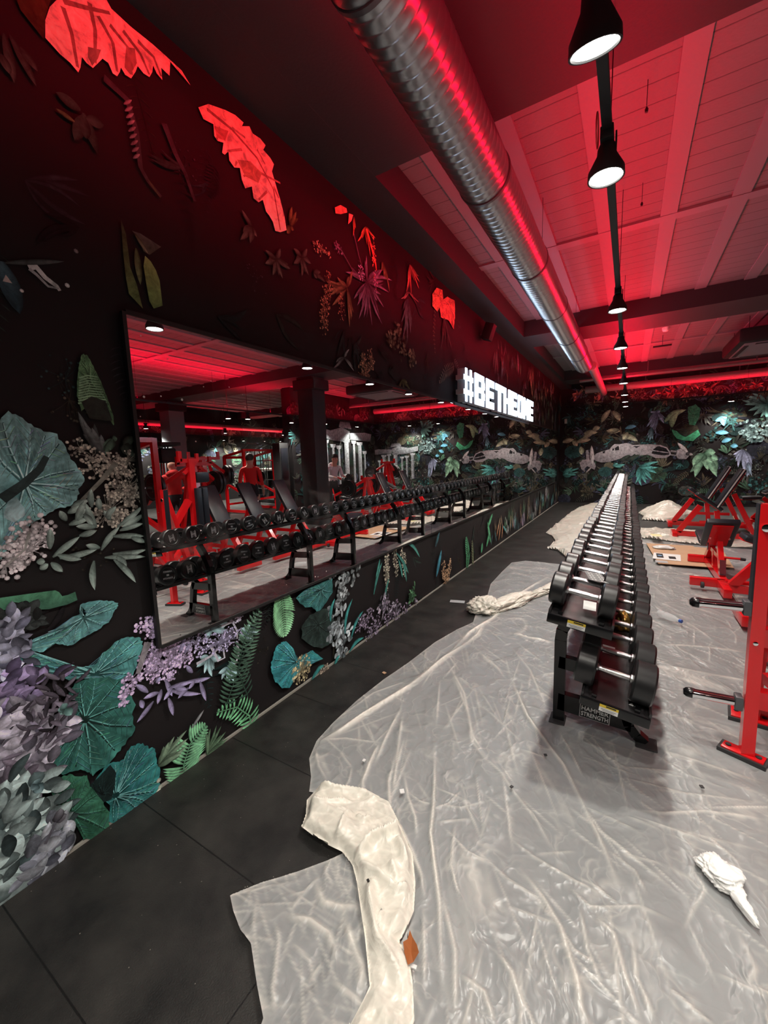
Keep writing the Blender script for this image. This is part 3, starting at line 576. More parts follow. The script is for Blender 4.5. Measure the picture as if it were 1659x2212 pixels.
for k, q in enumerate(((930, 290, .06, 40), (960, 340, .04, 20), (1000, 470, .10, 70), (1100, 450, .10, 70), (1160, 500, .06, 40), (1030, 560, .09, 60), (940, 520, .06, 30), (830, 640, .05, 30), (790, 720, .035, 22), (775, 790, .02, 10), (1080, 620, .03, 14))):
    L.berries(D(q[0], q[1]), (q[2], q[2]*0.8), q[3], .011, (.42, .34, .52), 110+k)
L.line(PL(D, 930, 400, 895, 500, 865, 600), .035, (.17, .16, .18))
for q in ((965, 775, 858, 912), (1060, 755, 1092, 868), (1015, 700, 990, 795), (1060, 700, 1272, 728), (1180, 650, 1330, 625), (1262, 650, 1302, 775), (1040, 640, 1085, 745), (1215, 595, 1175, 548), (1130, 470, 1172, 362), (930, 720, 850, 670), (1085, 690, 1030, 770), (1000, 720, 900, 760), (1190, 690, 1120, 760), (1230, 640, 1190, 700), (1100, 690, 1180, 700), (1060, 690, 1220, 650), (980, 660, 1010, 620), (1165, 470, 1210, 400), (880, 770, 900, 820)):
    L.blade(D(*q[:2]), D(*q[2:]), .04, (.10, .09, .15), (.32, .29, .48), rn.uniform(-.05, .05))
for c, tips in (((1330, 300), (1250, 350, 1300, 385, 1400, 250, 1450, 280, 1380, 340, 1290, 330, 1240, 310, 1440, 330)), ((1320, 500), (1240, 560, 1290, 600, 1350, 570, 1400, 500, 1260, 500, 1340, 620)), ((1440, 560), (1400, 640, 1480, 650, 1520, 600, 1500, 520, 1380, 600, 1450, 660)), ((1560, 330), (1510, 380, 1600, 400, 1640, 330, 1580, 280, 1520, 320))):
    L.star(D(*c), PL(D, *tips), .05, (.16, .3, .34), (.34, .52, .56), seed=c[0])
for q in ((1400, 300, 1470, 270, 1500, 330, 1500, 380), (1330, 420, 1380, 520, 1420, 500, 1410, 440), (1240, 540, 1330, 490, 1400, 420), (1500, 400, 1510, 480, 1490, 540)): L.line(PL(D, *q), .016, (.36, .36, .42))
L.berries(D(1390, 400), (.16, .07), 80, .010, (.36, .34, .52), 130); L.berries(D(1240, 400), (.07, .05), 40, .009, (.24, .22, .33), 131); L.berries(D(1495, 245), (.05, .03), 26, .010, (.4, .38, .5), 132)
L.frond(PL(D, 1430, 800, 1500, 600, 1560, 420, 1650, 200), .14, .028, (.035, .08, .055), (.10, .2, .14), n=22, ang=75)
E_ = crop(360, 1100, 2.242, on_wall)
L.frond(PL(E_, 380, 900, 330, 780, 360, 640, 430, 470), .12, .03, (.03, .07, .05), (.08, .15, .11), n=16)
LL = [(*D(20, 320), .05), (*D(60, 380), .06), (*D(40, 470), .08), (*D(30, 540), .06), (*D(70, 440), .06)]
L.ovals(LL, 26, .085, .06, (.13, .14, .22), (.40, .42, .55), 140)
L.ovals([(*D(110, 640), .06), (*D(170, 720), .08), (*D(50, 740), .06), (*D(30, 830), .09), (*D(60, 880), .07)], 26, .095, .065, (.10, .08, .16), (.32, .26, .46), 141)
L.ovals([(*D(60, 1000), .12), (*D(150, 960), .07), (*D(120, 1060), .14), (*D(40, 1150), .14), (*D(140, 1140), .12), (*D(60, 1240), .12), (*D(150, 1230), .08)], 90, .11, .07, (.16, .15, .22), (.50, .48, .58), 142)
L.ovals([(*D(40, 1320), .10), (*D(60, 1380), .08)], 18, .10, .05, (.05, .04, .06), (.14, .12, .16), 143)
L.ovals([(*D(130, 1430), .12), (*D(40, 1500), .12), (*D(150, 1520), .12), (*D(100, 1620), .13), (*D(30, 1700), .12), (*D(150, 1700), .10), (*D(90, 1780), .12), (*D(170, 1800), .08), (*D(60, 1870), .08)], 100, .13, .085, (.10, .16, .17), (.40, .52, .52), 144)
L.ovals([(*D(300, 1680), .08), (*D(230, 1840), .07), (*D(270, 1730), .06), (*D(310, 1830), .04)], 16, .12, .08, (.2, .22, .3), (.42, .46, .52), 145)
L.line(PL(D, 240, 690, 330, 760, 400, 850, 330, 900), .01, (.12, .11, .13)); L.line(PL(D, 180, 900, 300, 990, 360, 970), .012, (.22, .2, .28)); L.ovals([(*D(300, 760), .10), (*D(350, 700), .06), (*D(280, 850), .08), (*D(250, 970), .08)], 22, .09, .03, (.06, .05, .07), (.17, .15, .2), 146)
L.line(PL(D, 270, 1680, 330, 1560, 370, 1480), .012, (.08, .08, .1)); L.star(D(340, 1540), PL(D, 410, 1490, 370, 1450), .06, (.06, .06, .08), (.12, .12, .14))
L.star(D(400, 820), PL(D, 370, 860, 350, 830, 440, 860, 380, 790), .05, (.05, .12, .11), (.14, .26, .25)); L.star(D(220, 1300), PL(D, 200, 1280, 250, 1350, 190, 1340), .06, (.05, .10, .11), (.14, .22, .24))
L.frond(PL(E_, 540, 395, 552, 480, 558, 610), .16, .042, (.12, .3, .15), (.24, .52, .3), n=17, ang=60)
L.round_leaf(E_(735, 390), PL(E_, 610, 430, 640, 400, 680, 375, 740, 350, 790, 330, 790, 400, 760, 450, 720, 500, 690, 470, 655, 475), (.015, .06, .06), (.04, .17, .17), (.12, .3, .3), 12, 21)
L.round_leaf(E_(720, 560), PL(E_, 640, 620, 640, 560, 680, 510, 740, 480, 790, 480, 800, 560, 790, 640, 740, 670, 690, 660), (.012, .022, .02), (.022, .04, .036), (.03, .055, .05), 9, 22)
L.round_leaf(E_(612, 740), PL(E_, 520, 660, 540, 640, 562, 632, 600, 670, 620, 730, 650, 700, 692, 680, 745, 720, 700, 740, 640, 770, 620, 800, 600, 830, 580, 862, 545, 862, 512, 832, 495, 790, 490, 750, 500, 700), (.02, .13, .15), (.04, .25, .28), (.12, .4, .44), 14, 23)
L.berries(E_(640, 770), (.10, .10), 50, .014, (.34, .3, .18), 150); L.berries(E_(750, 775), (.05, .05), 20, .014, (.35, .3, .24), 151)
L.ovals([(*E_(820, 320), .09), (*E_(850, 370), .08), (*E_(900, 280), .08), (*E_(830, 430), .05), (*E_(880, 340), .05)], 34, .075, .055, (.12, .15, .16), (.38, .44, .46), 152)
L.ovals([(*E_(810, 520), .10), (*E_(800, 590), .08), (*E_(850, 610), .07), (*E_(830, 680), .06)], 36, .10, .065, (.14, .18, .2), (.46, .54, .58), 153)
for q in ((850, 600, 887, 430), (880, 625, 940, 488), (870, 690, 942, 618), (800, 760, 825, 700), (780, 540, 800, 430), (690, 820, 730, 770), (700, 800, 750, 750)): L.blade(E_(*q[:2]), E_(*q[2:]), .06, (.02, .12, .12), (.05, .27, .26), .12)
for k, q in enumerate(((1060, 230), (1100, 260), (1050, 290), (1130, 220), (1090, 200), (1140, 270), (1055, 330))): L.berries(E_(*q), (.04, .14), 22, .013, (.34, .33, .26), 160+k)
for q in ((990, 410, 1030, 255), (1040, 445, 1065, 330), (1160, 155, 1215, 232), (1150, 160, 1200, 200), (1100, 210, 1160, 310), (1110, 240, 1130, 330), (1020, 240, 1000, 330), (1130, 250, 1150, 350)): L.blade(E_(*q[:2]), E_(*q[2:]), .06, (.02, .10, .09), (.05, .2, .17), .05)
for k, q in enumerate(((1040, 470), (1090, 470), (960, 520), (1000, 560), (1060, 540), (1110, 500), (930, 560), (1150, 490), (980, 600))): L.berries(E_(*q), (.10, .09), 20, .016, (.2, .17, .24), 170+k)
L.ovals([(*E_(1180, 400), .07), (*E_(1175, 430), .05)], 14, .10, .04, (.03, .10, .05), (.1, .24, .12), 180); L.ovals([(*E_(1040, 460), .10), (*E_(1090, 480), .08), (*E_(1200, 460), .08)], 22, .09, .05, (.1, .09, .12), (.34, .32, .4), 181)
L.blade(E_(1295, 325), E_(1320, 195), .13, (.02, .10, .14), (.05, .22, .3)); L.blade(E_(1290, 180), E_(1310, 110), .1, (.02, .05, .06), (.03, .09, .11))
for k, q in enumerate(((1330, 290), (1350, 330), (1340, 350), (1360, 280))): L.berries(E_(*q), (.07, .12), 26, .018, (.3, .2, .12), 190+k)
L.frond(PL(E_, 1445, 290, 1450, 220, 1440, 135), .16, .05, (.05, .2, .1), (.06, .26, .13), n=12, ang=45); L.frond(PL(E_, 1475, 280, 1470, 150), .10, .05, (.12, .14, .08), n=9, ang=35)
for q in ((1540, 180, 1555, 110), (1560, 160, 1545, 60), (1545, 90, 1570, 20), (1515, 210, 1520, 160)): L.blade(E_(*q[:2]), E_(*q[2:]), .14, (.05, .2, .1), (.07, .3, .15))
for q in ((1600, 150, 1610, 60), (1590, 130, 1600, 70), (1615, 140, 1620, 70)): L.blade(E_(*q[:2]), E_(*q[2:]), .1, (.2, .10, .05), (.3, .15, .08))
L.blade(E_(1640, 110), E_(1620, 80), .1, (.05, .18, .2))
# the far end of the long wall: hanging strands above and below the mirror
for i in range(170):
    y = rn.uniform(6.6, 13.8); top = rn.random() < 0.55; z = rn.uniform(2.35, 3.45) if top else rn.uniform(.15, .68); g = rn.uniform(.35, 1.1)
    c = [(.30, .31, .30), (.10, .24, .14), (.08, .2, .22), (.26, .22, .3), (.28, .22, .14)][rn.randrange(5)]; l = rn.uniform(.15, .45)
    for j in range(rn.randrange(2, 6)):
        x = y+rn.uniform(-.12, .12); L.blade((x, z+rn.uniform(-.05, .05)), (x+rn.uniform(-.12, .12), max(.03, z-l*rn.uniform(.5, 1))), rn.uniform(.02, .07), tuple(v*g*.6 for v in c), tuple(v*g for v in c), rn.uniform(-.1, .1), 5)
tag(L.build('jungle_wallpaper'), 'dark printed jungle foliage wallpaper covering the long wall around the mirrors', 'wallpaper')

def jungle_fill(P, u0, u1, z0, z1, n, seed, bright=1.0):
    r = random.Random(seed); P.ws = 0.75; n = int(n*1.5)
    for i in range(n):
        u = r.uniform(u0, u1); z = r.uniform(z0, z1); k = r.random(); g = r.uniform(.15, 1.0)**1.4*bright; s = r.uniform(.6, 1.3)
        c = [(.10, .22, .14), (.14, .17, .14), (.06, .2, .2), (.18, .19, .17), (.13, .15, .24), (.16, .15, .10)][r.randrange(6)]; c = tuple(x*g for x in c)
        if k < .4:
            a0 = r.uniform(0, 2*PI)
            for j in range(r.randrange(5, 10)):
                a = a0+r.uniform(-1.3, 1.3); l = s*r.uniform(.14, .34); P.blade((u, z), (u+l*math.cos(a), z+l*math.sin(a)), l*r.uniform(.12, .3), tuple(x*.5 for x in c), c, r.uniform(-.15, .15), 5)
        elif k < .6:
            a = r.uniform(-PI, 0); l = s*.45; P.frond([(u, z), (u+l*.5*math.cos(a), z+l*.5*math.sin(a)+.04), (u+l*math.cos(a), z+l*math.sin(a))], .13*s, .03, c, n=9)
        elif k < .8: P.ovals([(u, z, .16*s)], 12, .12*s, .075*s, tuple(x*.5 for x in c), c, r.random())
        elif k < .92: P.berries((u, z), (.13*s, .13*s), 22, .016, c, r.random())
        else:
            R_ = .22*s; P.round_leaf((u, z), [(u+R_*math.cos(t*.7), z+R_*math.sin(t*.7)*.8) for t in range(9)], tuple(x*.5 for x in c), c, tuple(x*1.4 for x in c), 9, i)
F = Paint(lambda u, v, h: (u, FARY-h, v))
jungle_fill(F, .15, 6.7, .1, 3.45, 420, 21, .75)
G = crop(1210, 820, 3.695, on_far)
for q in ((20, 500, 110, 478), (100, 490, 140, 530), (130, 500, 245, 478), (180, 470, 270, 420), (165, 535, 172, 600), (190, 430, 300, 420), (260, 400, 320, 380), (380, 420, 480, 410), (490, 440, 620, 490), (540, 420, 500, 480), (330, 340, 400, 240), (420, 250, 480, 330), (470, 400, 370, 410)): F.blade(G(*q[:2]), G(*q[2:]), .20, (.14, .17, .11), (.40, .42, .30), .05)
for q in ((835, 335, 1005, 240), (890, 380, 940, 260)): F.blade(G(*q[:2]), G(*q[2:]), .22, (.12, .26, .14), (.28, .46, .28), .12)
F.round_leaf(G(1060, 280), PL(G, 1020, 220, 1080, 198, 1120, 230, 1110, 300, 1075, 365, 1030, 360, 1020, 300), (.03, .17, .09), (.06, .3, .16), (.16, .42, .28), 9, 40)
F.poly(PL(G, 890, 400, 930, 410, 960, 440, 1000, 460, 1100, 400, 1120, 440, 1060, 490, 980, 485, 930, 470, 905, 440), (.02, .12, .06), (.05, .28, .14))
F.star(G(770, 260), PL(G, 720, 260, 830, 300, 690, 380, 830, 350, 720, 470, 740, 440, 690, 450, 800, 250), .09, (.14, .18, .32), (.24, .36, .5))
F.star(G(730, 380), PL(G, 700, 470, 740, 480, 715, 490), .09, (.10, .24, .3), (.18, .4, .46))
for q in ((1240, 330, 1330, 300), (1280, 300, 1310, 370), (1240, 425, 1345, 425), (1290, 500, 1370, 470), (1360, 530, 1420, 530), (520, 390, 610, 370)): F.blade(G(*q[:2]), G(*q[2:]), .16, (.05, .16, .22), (.12, .34, .46), .05)
F.star(G(1150, 590), PL(G, 1040, 740, 1075, 780, 1180, 722, 1250, 775, 1262, 640, 1215, 660, 1100, 640, 1060, 690, 1240, 580), .24, (.08, .2, .12), (.24, .44, .3), .15)
F.star(G(630, 700), PL(G, 790, 655, 785, 700, 770, 745, 735, 800, 690, 830, 650, 850, 600, 830, 740, 690), .11, (.03, .15, .14), (.10, .36, .34), .12)
F.star(G(20, 760), PL(G, 150, 710, 145, 735, 130, 760, 100, 700, 70, 740), .10, (.03, .13, .12), (.07, .26, .24), .12); F.star(G(420, 690), PL(G, 520, 680, 500, 690, 460, 665), .09, (.03, .15, .14), (.10, .32, .3))
F.star(G(1650, 190), PL(G, 1450, 165, 1470, 200, 1500, 250, 1540, 290, 1480, 130, 1530, 110, 1600, 300, 1660, 320, 1700, 90), .12, (.05, .22, .2), (.2, .46, .4), .1)
F.star(G(1460, 560), PL(G, 1380, 600, 1400, 640, 1530, 670, 1510, 770, 1480, 760, 1420, 700, 1500, 720), .10, (.14, .15, .24), (.32, .36, .5)); F.star(G(1500, 660), PL(G, 1490, 780, 1530, 770, 1520, 740), .08, (.16, .2, .3), (.3, .4, .52))
F.ovals([(*G(1560, 380), .3), (*G(1520, 420), .2), (*G(1600, 420), .25)], 60, .13, .08, (.04, .08, .08), (.16, .24, .24), 41)
F.poly(PL(G, 105, 110, 130, 105, 128, 160, 110, 175), (.4, .2, .18)); F.poly(PL(G, 300, 100, 325, 90, 318, 160, 300, 170), (.4, .18, .14))
for k in range(44):
    u, v = G(rn.uniform(90, 1640), rn.uniform(30, 160)); q = rn.uniform(.07, .2); g = rn.uniform(.2, .9); F.star((u, v), [(u+q*math.cos(a), v+q*math.sin(a)) for a in [rn.uniform(0, 6.28) for _ in range(4)]], q*.3, (.22*g, .12*g, .09*g), (.4*g, .24*g, .18*g))
# wrecked aeroplane printed among the leaves
F.gain = 0.85; GREY = (.26, .24, .26)
F.poly(PL(G, 205, 565, 225, 560, 235, 640, 210, 645), (.24, .22, .24))
F.poly(PL(G, 260, 625, 285, 592, 330, 575, 395, 555, 412, 532, 435, 515, 480, 515, 520, 507, 548, 508, 580, 522, 660, 518, 720, 516, 790, 522, 850, 545, 880, 575, 885, 600, 845, 628, 760, 625, 700, 600, 650, 605, 600, 612, 540, 605, 480, 630, 400, 655, 330, 662, 285, 650), (.13, .12, .13), (.36, .34, .36), (0.05, 1))
F.poly(PL(G, 728, 590, 745, 555, 775, 533, 812, 530, 850, 550, 872, 582, 868, 600, 830, 604, 780, 600), (.01, .01, .012)); F.line(PL(G, 735, 565, 800, 575, 870, 585), .03, (.3, .28, .3)); F.line(PL(G, 790, 525, 850, 545, 880, 590), .04, (.3, .28, .3))
for q in ((436, 548, 460, 530, 476, 535, 470, 562, 440, 566), (418, 552, 432, 548, 428, 566, 416, 568), (580, 532, 640, 530, 610, 546), (340, 575, 362, 568, 355, 586, 340, 588)): F.poly(PL(G, *q), (.012, .012, .014))
F.line(PL(G, 470, 520, 476, 555), .03, (.45, .43, .45))
F.poly(PL(G, 155, 665, 180, 640, 230, 636, 275, 660, 285, 690, 275, 720, 235, 700, 215, 690, 195, 710, 200, 740, 170, 715), GREY, (.14, .13, .14), (0, -1)); F.blade(G(258, 680), G(250, 525), .16, (.3, .28, .29), (.42, .4, .4)); F.dots([G(258, 700)], .08, (.34, .32, .33), rn); F.blade(G(250, 700), G(205, 745), .06, (.3, .28, .28))
F.poly(PL(G, 915, 600, 925, 565, 960, 552, 1000, 556, 1022, 580, 1028, 610, 1005, 635, 960, 636, 930, 625), (.14, .13, .14), (.34, .32, .34), (-0.3, 1)); F.line(PL(G, 930, 565, 920, 600, 935, 630), .035, (.02, .02, .02)); F.blade(G(1020, 585), G(935, 503), .13, (.3, .28, .28), (.44, .42, .42)); F.blade(G(1020, 590), G(1060, 600), .1, (.3, .28, .28)); F.dots([G(1018, 592)], .07, (.08, .07, .08), rn)
F.line(PL(G, 880, 570, 930, 575), .06, (.2, .19, .2)); F.line(PL(G, 885, 600, 925, 605), .04, (.2, .19, .2))
for q in ((470, 650, 560, 600), (560, 660, 600, 590), (640, 640, 700, 600), (520, 640, 640, 600)): F.blade(G(*q[:2]), G(*q[2:]), .13, (.01, .014, .012), (.03, .045, .035))
def ruin(P, u, z, s=1.0):       # colonnade of a ruined temple, in pale grey print
    g = (.30, .32, .34); d = (.12, .13, .14)
    for i, (du, w_, h) in enumerate(((0, .20, 1.5), (.45, .13, 1.35), (.8, .12, 1.3), (1.2, .28, 1.55), (1.75, .14, 1.5), (2.1, .24, 1.45), (2.5, .12, 1.1))):
        P.poly([(u+du*s, z), (u+(du+w_)*s, z), (u+(du+w_)*s, z+h*s), (u+du*s, z+h*s)], d, g, (1, 0)); P.poly([(u+(du-.06)*s, z+h*s), (u+(du+w_+.06)*s, z+h*s), (u+(du+w_+.1)*s, z+(h+.12)*s), (u+(du-.1)*s, z+(h+.12)*s)], g)
    P.poly([(u-.3*s, z+1.75*s), (u+.5*s, z+1.6*s), (u+1.5*s, z+1.55*s), (u+1.6*s, z+1.95*s), (u+1.1*s, z+2.1*s), (u+.4*s, z+1.95*s), (u-.3*s, z+2.05*s)], d, g)
    P.poly([(u+1.6*s, z+1.65*s), (u+3.0*s, z+1.6*s), (u+3.1*s, z+1.9*s), (u+2.6*s, z+1.95*s), (u+1.6*s, z+1.9*s)], d, g); P.poly([(u+.9*s, z+2.1*s), (u+1.7*s, z+2.05*s), (u+1.6*s, z+2.3*s), (u+1.0*s, z+2.3*s)], g, d)
ruin(F, 5.2, .75, .6)
tag(F.build('jungle_wallpaper'), 'jungle wallpaper with a wrecked grey aeroplane on the far end wall', 'wallpaper')
R_ = Paint(lambda u, v, h: (6.95-h, u, v)); jungle_fill(R_, 9.3, 13.8, .2, 3.4, 130, 31, .6); ruin(R_, 10.7, .7, .95)
tag(R_.build('jungle_wallpaper'), 'jungle wallpaper with a pale ruined temple, seen reflected in the mirror', 'wallpaper')
R2 = Paint(lambda u, v, h: (13.0-h, u, v)); jungle_fill(R2, 2.0, 15.4, .3, 3.3, 260, 33, 1.3)
tag(R2.build('jungle_wallpaper'), 'bright teal jungle wallpaper on the most distant side wall', 'wallpaper')
R3 = Paint(lambda u, v, h: (u, 15.6-h, v)); jungle_fill(R3, 7.4, 12.9, .3, 3.3, 110, 35, 1.2)
tag(R3.build('jungle_wallpaper'), 'jungle wallpaper on the end wall of the side area beyond the divider', 'wallpaper')

# ------------------------------------------------------------------ mirrors on the long wall
MIR = [(1.0, 4.07), (4.075, 7.14), (7.145, 10.21), (10.215, 13.2)]
WH = ['nearest', 'second', 'third', 'farthest']
for i, (y0, y1) in enumerate(MIR):
    t = thing('wall_mirror', '%s of the long wall mirrors, low over the dumbbell rack aisle' % WH[i], 'mirror', (0.033, (y0+y1)/2, 0.71), 0, 'wall mirrors')
    MB().box((0.003, 0, 0.74), (0.012, y1-y0, 1.48)).build('mirror_glass', M['mirror'], t, smooth=False)
    fr = MB(); fr.box((0.003, 0, -0.008), (0.022, y1-y0, 0.016)).box((0.003, 0, 1.49), (0.022, y1-y0, 0.02))
    if i == 0: fr.box((0.003, -(y1-y0)/2-0.008, 0.74), (0.022, 0.016, 1.5))
    fr.build('mirror_edge', M['matte_black'], t, smooth=False)

# ------------------------------------------------------------------ illuminated sign
sx = 0.14
sign = thing('illuminated_sign', 'glowing white hashtag lettering sign mounted above the mirrors', 'sign', (0.03, 6.95, 2.22))
M['sign_face'] = mat('lit_sign_face', (0.9, 0.95, 1), 0.4, emit=(0.62, 0.80, 1.0), strength=SIGN_STRENGTH)
M['sign_side'] = mat('sign_side', (0.55, 0.57, 0.6), 0.4)
def glyph(ch):      # block letters on a 5 x 7 grid: list of (x0,y0,x1,y1)
    return {'#': [(.8, 0, 1.75, 7), (3.25, 0, 4.2, 7), (0, 1.5, 5, 2.5), (0, 4.5, 5, 5.5)],
            'B': [(0, 0, 1.7, 7), (1.7, 0, 4.6, 1.5), (1.7, 2.9, 4.5, 4.1), (1.7, 5.5, 4.6, 7), (3.4, 1.5, 5, 3.1), (3.4, 3.9, 4.9, 5.6)],
            'E': [(0, 0, 1.8, 7), (1.8, 0, 5, 1.7), (1.8, 2.7, 4.7, 4.3), (1.8, 5.3, 5, 7)],
            'T': [(0, 5.3, 5, 7), (1.55, 0, 3.4, 5.3)],
            'H': [(0, 0, 1.7, 7), (3.3, 0, 5, 7), (1.7, 2.8, 3.3, 4.3)],
            'O': [(0, .4, 1.75, 6.6), (3.25, .4, 5, 6.6), (.4, 0, 4.6, 1.6), (.4, 5.4, 4.6, 7)],
            'N': [(0, 0, 1.6, 7), (3.4, 0, 5, 7), (1.6, 3.6, 2.6, 6.2), (2.4, 1.4, 3.4, 4.4)]}[ch]
slots = [('#', 4.86, 5.24), ('B', 5.27, 5.73), ('E', 5.76, 6.19), ('T', 6.23, 6.72), ('H', 6.70, 7.17), ('E', 7.20, 7.62), ('O', 7.66, 8.12), ('N', 8.14, 8.60), ('E', 8.63, 9.06)]
for ch, a, b in slots:
    a += 0.012; b -= 0.022
    s_ = MB(); f_ = MB(); wy = (b-a)/5.0; hz = 0.40/7
    for (x0, y0, x1, y1) in glyph(ch):
        yc = a+(x0+x1)/2*wy-6.95; zc = (y0+y1)/2*hz; sy = (x1-x0)*wy; sz = (y1-y0)*hz
        s_.box((0.055, yc, zc), (0.10, sy, sz)); f_.box((0.1085, yc, zc), (0.006, sy, sz))
    o = s_.build('letter_body', M['sign_side'], sign, smooth=False); f_.build('letter_face', M['sign_face'], o, smooth=False)
MB().box((0.012, 0, -0.03), (0.02, 4.3, 0.03)).build('mounting_rail', M['grey_bracket'], sign, smooth=False)

# ------------------------------------------------------------------ ducts and pipes under the ceiling
duct = thing('ventilation_duct', 'large spiral-wound steel ventilation duct hanging above the rack aisle', 'duct', (1.07, -1.5, 3.23))
R0 = 0.152; b = MB(); prof = []; y = 0.0
while y < 10.4:
    prof += [(R0, y), (R0, y+0.030), (R0+0.004, y+0.036), (R0+0.004, y+0.044), (R0, y+0.050)]; y += 0.055
prof += [(R0, 10.45), (R0-0.01, 10.6), (R0-0.05, 10.74), (0.06, 10.8)]
b.lathe(prof, (0, 0, 0), (0, 1, 0), 40); b.build('duct_body', M['duct'], duct, angle=80)
for yy in (2.85, 4.15, 5.45, 6.75, 8.05, 9.3): MB().lathe([(R0+0.002, 0), (R0+0.009, 0.003), (R0+0.009, 0.022), (R0+0.002, 0.025)], (0, yy, 0), (0, 1, 0), 40).build('duct_joint', M['grey_bracket'], duct)
MB().box((-0.155, 6.2, 0.143), (0.056, 8.6, 0.003)).box((-0.125, 6.2, 0.175), (0.004, 8.6, 0.062)).build('led_baffle', M['grey_bracket'], duct, smooth=False)  # unseen baffle added to cut the red light lower on the wall
MB().box((-0.136, 6.2, 0.175), (0.006, 8.6, 0.010)).build('led_strip', M['led_red'], duct, smooth=False, label='unseen red LED strip added on the wall side of the duct top')
for yy in (2.9, 5.5, 8.1):
    MB().tube([(0.10, yy, 0.10), (0.10, yy, 0.5)], 0.002, 5).build('hanger_wire', M['matte_black'], duct)
pp = thing('pipe', 'slimmer branch duct running on from the end of the big spiral duct', 'pipe', (1.20, 9.1, 3.22))
MB().tube([(0, 0.05, 0), (0, 4.4, 0)], 0.085, 18).build('pipe_body', M['pipe_dark'], pp)
for z, r, yy, lab in ((3.38, 0.10, 13.75, 'thick upper pipe crossing the room under the ceiling at the end wall'), (3.40, 0.03, 12.1, 'thin conduit crossing just before the last ceiling beam')):
    t = thing('pipe', lab, 'pipe', (0.4, yy, z)); MB().tube([(0.3, 0, 0), (6.4, 0, 0)], r, 16).build('pipe_body', M['pipe_dark'], t)
    for x in (1.8, 3.8, 5.6): MB().box((x, 0, (ZC-z)/2-.01), (0.02, 0.02, (ZC-z)-.03)).build('pipe_bracket', M['grey_bracket'], t, smooth=False)
t = thing('pipe', 'red-lit pipe along the top of the most distant side wall', 'pipe', (12.75, 1.0, 3.05)); MB().tube([(0, 0, 0), (0, 14.2, 0)], 0.10, 14).build('pipe_body', M['pipe_dark'], t)

# ------------------------------------------------------------------ light tracks and lamps
def led(p0, p1, label):
    p0, p1 = Vector(p0), Vector(p1); t = thing('light_track', label, 'light track', p0); d = p1-p0
    MB().bar((0, 0, 0), d, 0.036, 0.036).build('track_rail', M['matte_black'], t, smooth=False)
    MB().bar((0.0, 0, 0.0187), d+Vector((0, 0, 0.0187)), 0.010, 0.0012).build('led_strip', M['led_red'], t, smooth=False)
    n = int(d.length/2.2)+1
    for i in range(n):
        q = d*((i+0.5)/n); MB().tube([q+Vector((0, 0, 0.018)), Vector((q.x, q.y, ZC-p0.z))], 0.0025, 5).build('hanger_wire', M['matte_black'], t)
led((TRACK_X, -2.6, TRACK_Z), (TRACK_X, 13.2, TRACK_Z), 'long black light track running down the room over the dumbbell rack')
led((2.0, 13.6, 2.89), (6.7, 13.6, 2.89), 'black light track crossing in front of the end wall')
led((6.65, 9.3, 2.89), (6.65, 13.55, 2.89), 'black light track along the divider wall on the right')
led((6.8, 2.0, 2.89), (6.8, 9.2, 2.89), 'thin black light track crossing the red bay in the mirror')
led((4.4, -2.6, 2.89), (4.4, 1.3, 2.89), 'unseen black light track added to the right behind the camera')  # added, unseen track that carries fill lamps for the rack shadow
led((12.7, 1.0, 2.70), (12.7, 15.3, 2.70), 'black light track along the most distant side wall')
def lamp_proto():
    t = thing('track_spotlight', '', 'lamp', (0, 0, 0), 0, 'track spotlights')
    MB().lathe([(0.0, 0.13), (0.030, 0.13), (0.036, 0.115), (0.038, 0.09), (0.070, 0.03), (0.072, 0.0), (0.066, 0.0), (0.062, 0.012), (0.0, 0.014)], (0, 0, -0.005), (0, 0, 1), 28).build('lamp_housing', M['matte_black'], t)
    MB().lathe([(0.0, 0.004), (0.060, 0.004), (0.060, 0.010), (0.0, 0.010)], (0, 0, -0.005), (0, 0, 1), 28).build('lamp_lens', M['lens'], t)
    MB().box((0.0, 0.0, 0.15), (0.05, 0.10, 0.05), bevel=0.004).box((0.034, 0, 0.10), (0.006, 0.03, 0.12)).build('lamp_adapter', M['matte_black'], t)
    return t
LP = lamp_proto(); used = [False]
def lamp(x, y, z, label, tilt=(0, 0), watt=None, group='track spotlights'):
    t = LP if not used[0] else copy_tree(LP); used[0] = True
    t.location = (x, y, z); t.rotation_euler = (tilt[0], tilt[1], 0); t['label'] = label; t['group'] = group
    l = bpy.data.lights.new('spot_beam', 'SPOT'); l.energy = watt or SPOT_W; l.spot_size = math.radians(125); l.spot_blend = 0.7; l.shadow_soft_size = 0.045; l.color = (1.0, 0.95, 0.86)
    o = bpy.data.objects.new('spot_beam', l); COL.objects.link(o); o.parent = t; o.location = (0, 0, -0.02)
    return t
main = [1.50, 2.16, 4.12, 5.59, 6.92, 8.45, 10.2, 11.6, 12.8]
for i, y in enumerate(main):
    lamp(TRACK_X, y, 2.725, ('%s white spotlight from the camera on the long ceiling track over the rack' % ordinal(i+1)) if i else 'dazzling white spotlight nearest the camera at the top of the picture', (0.35 if i == 0 else 0.0, 0), SPOT_W*(1.0 if i != 0 else .8))
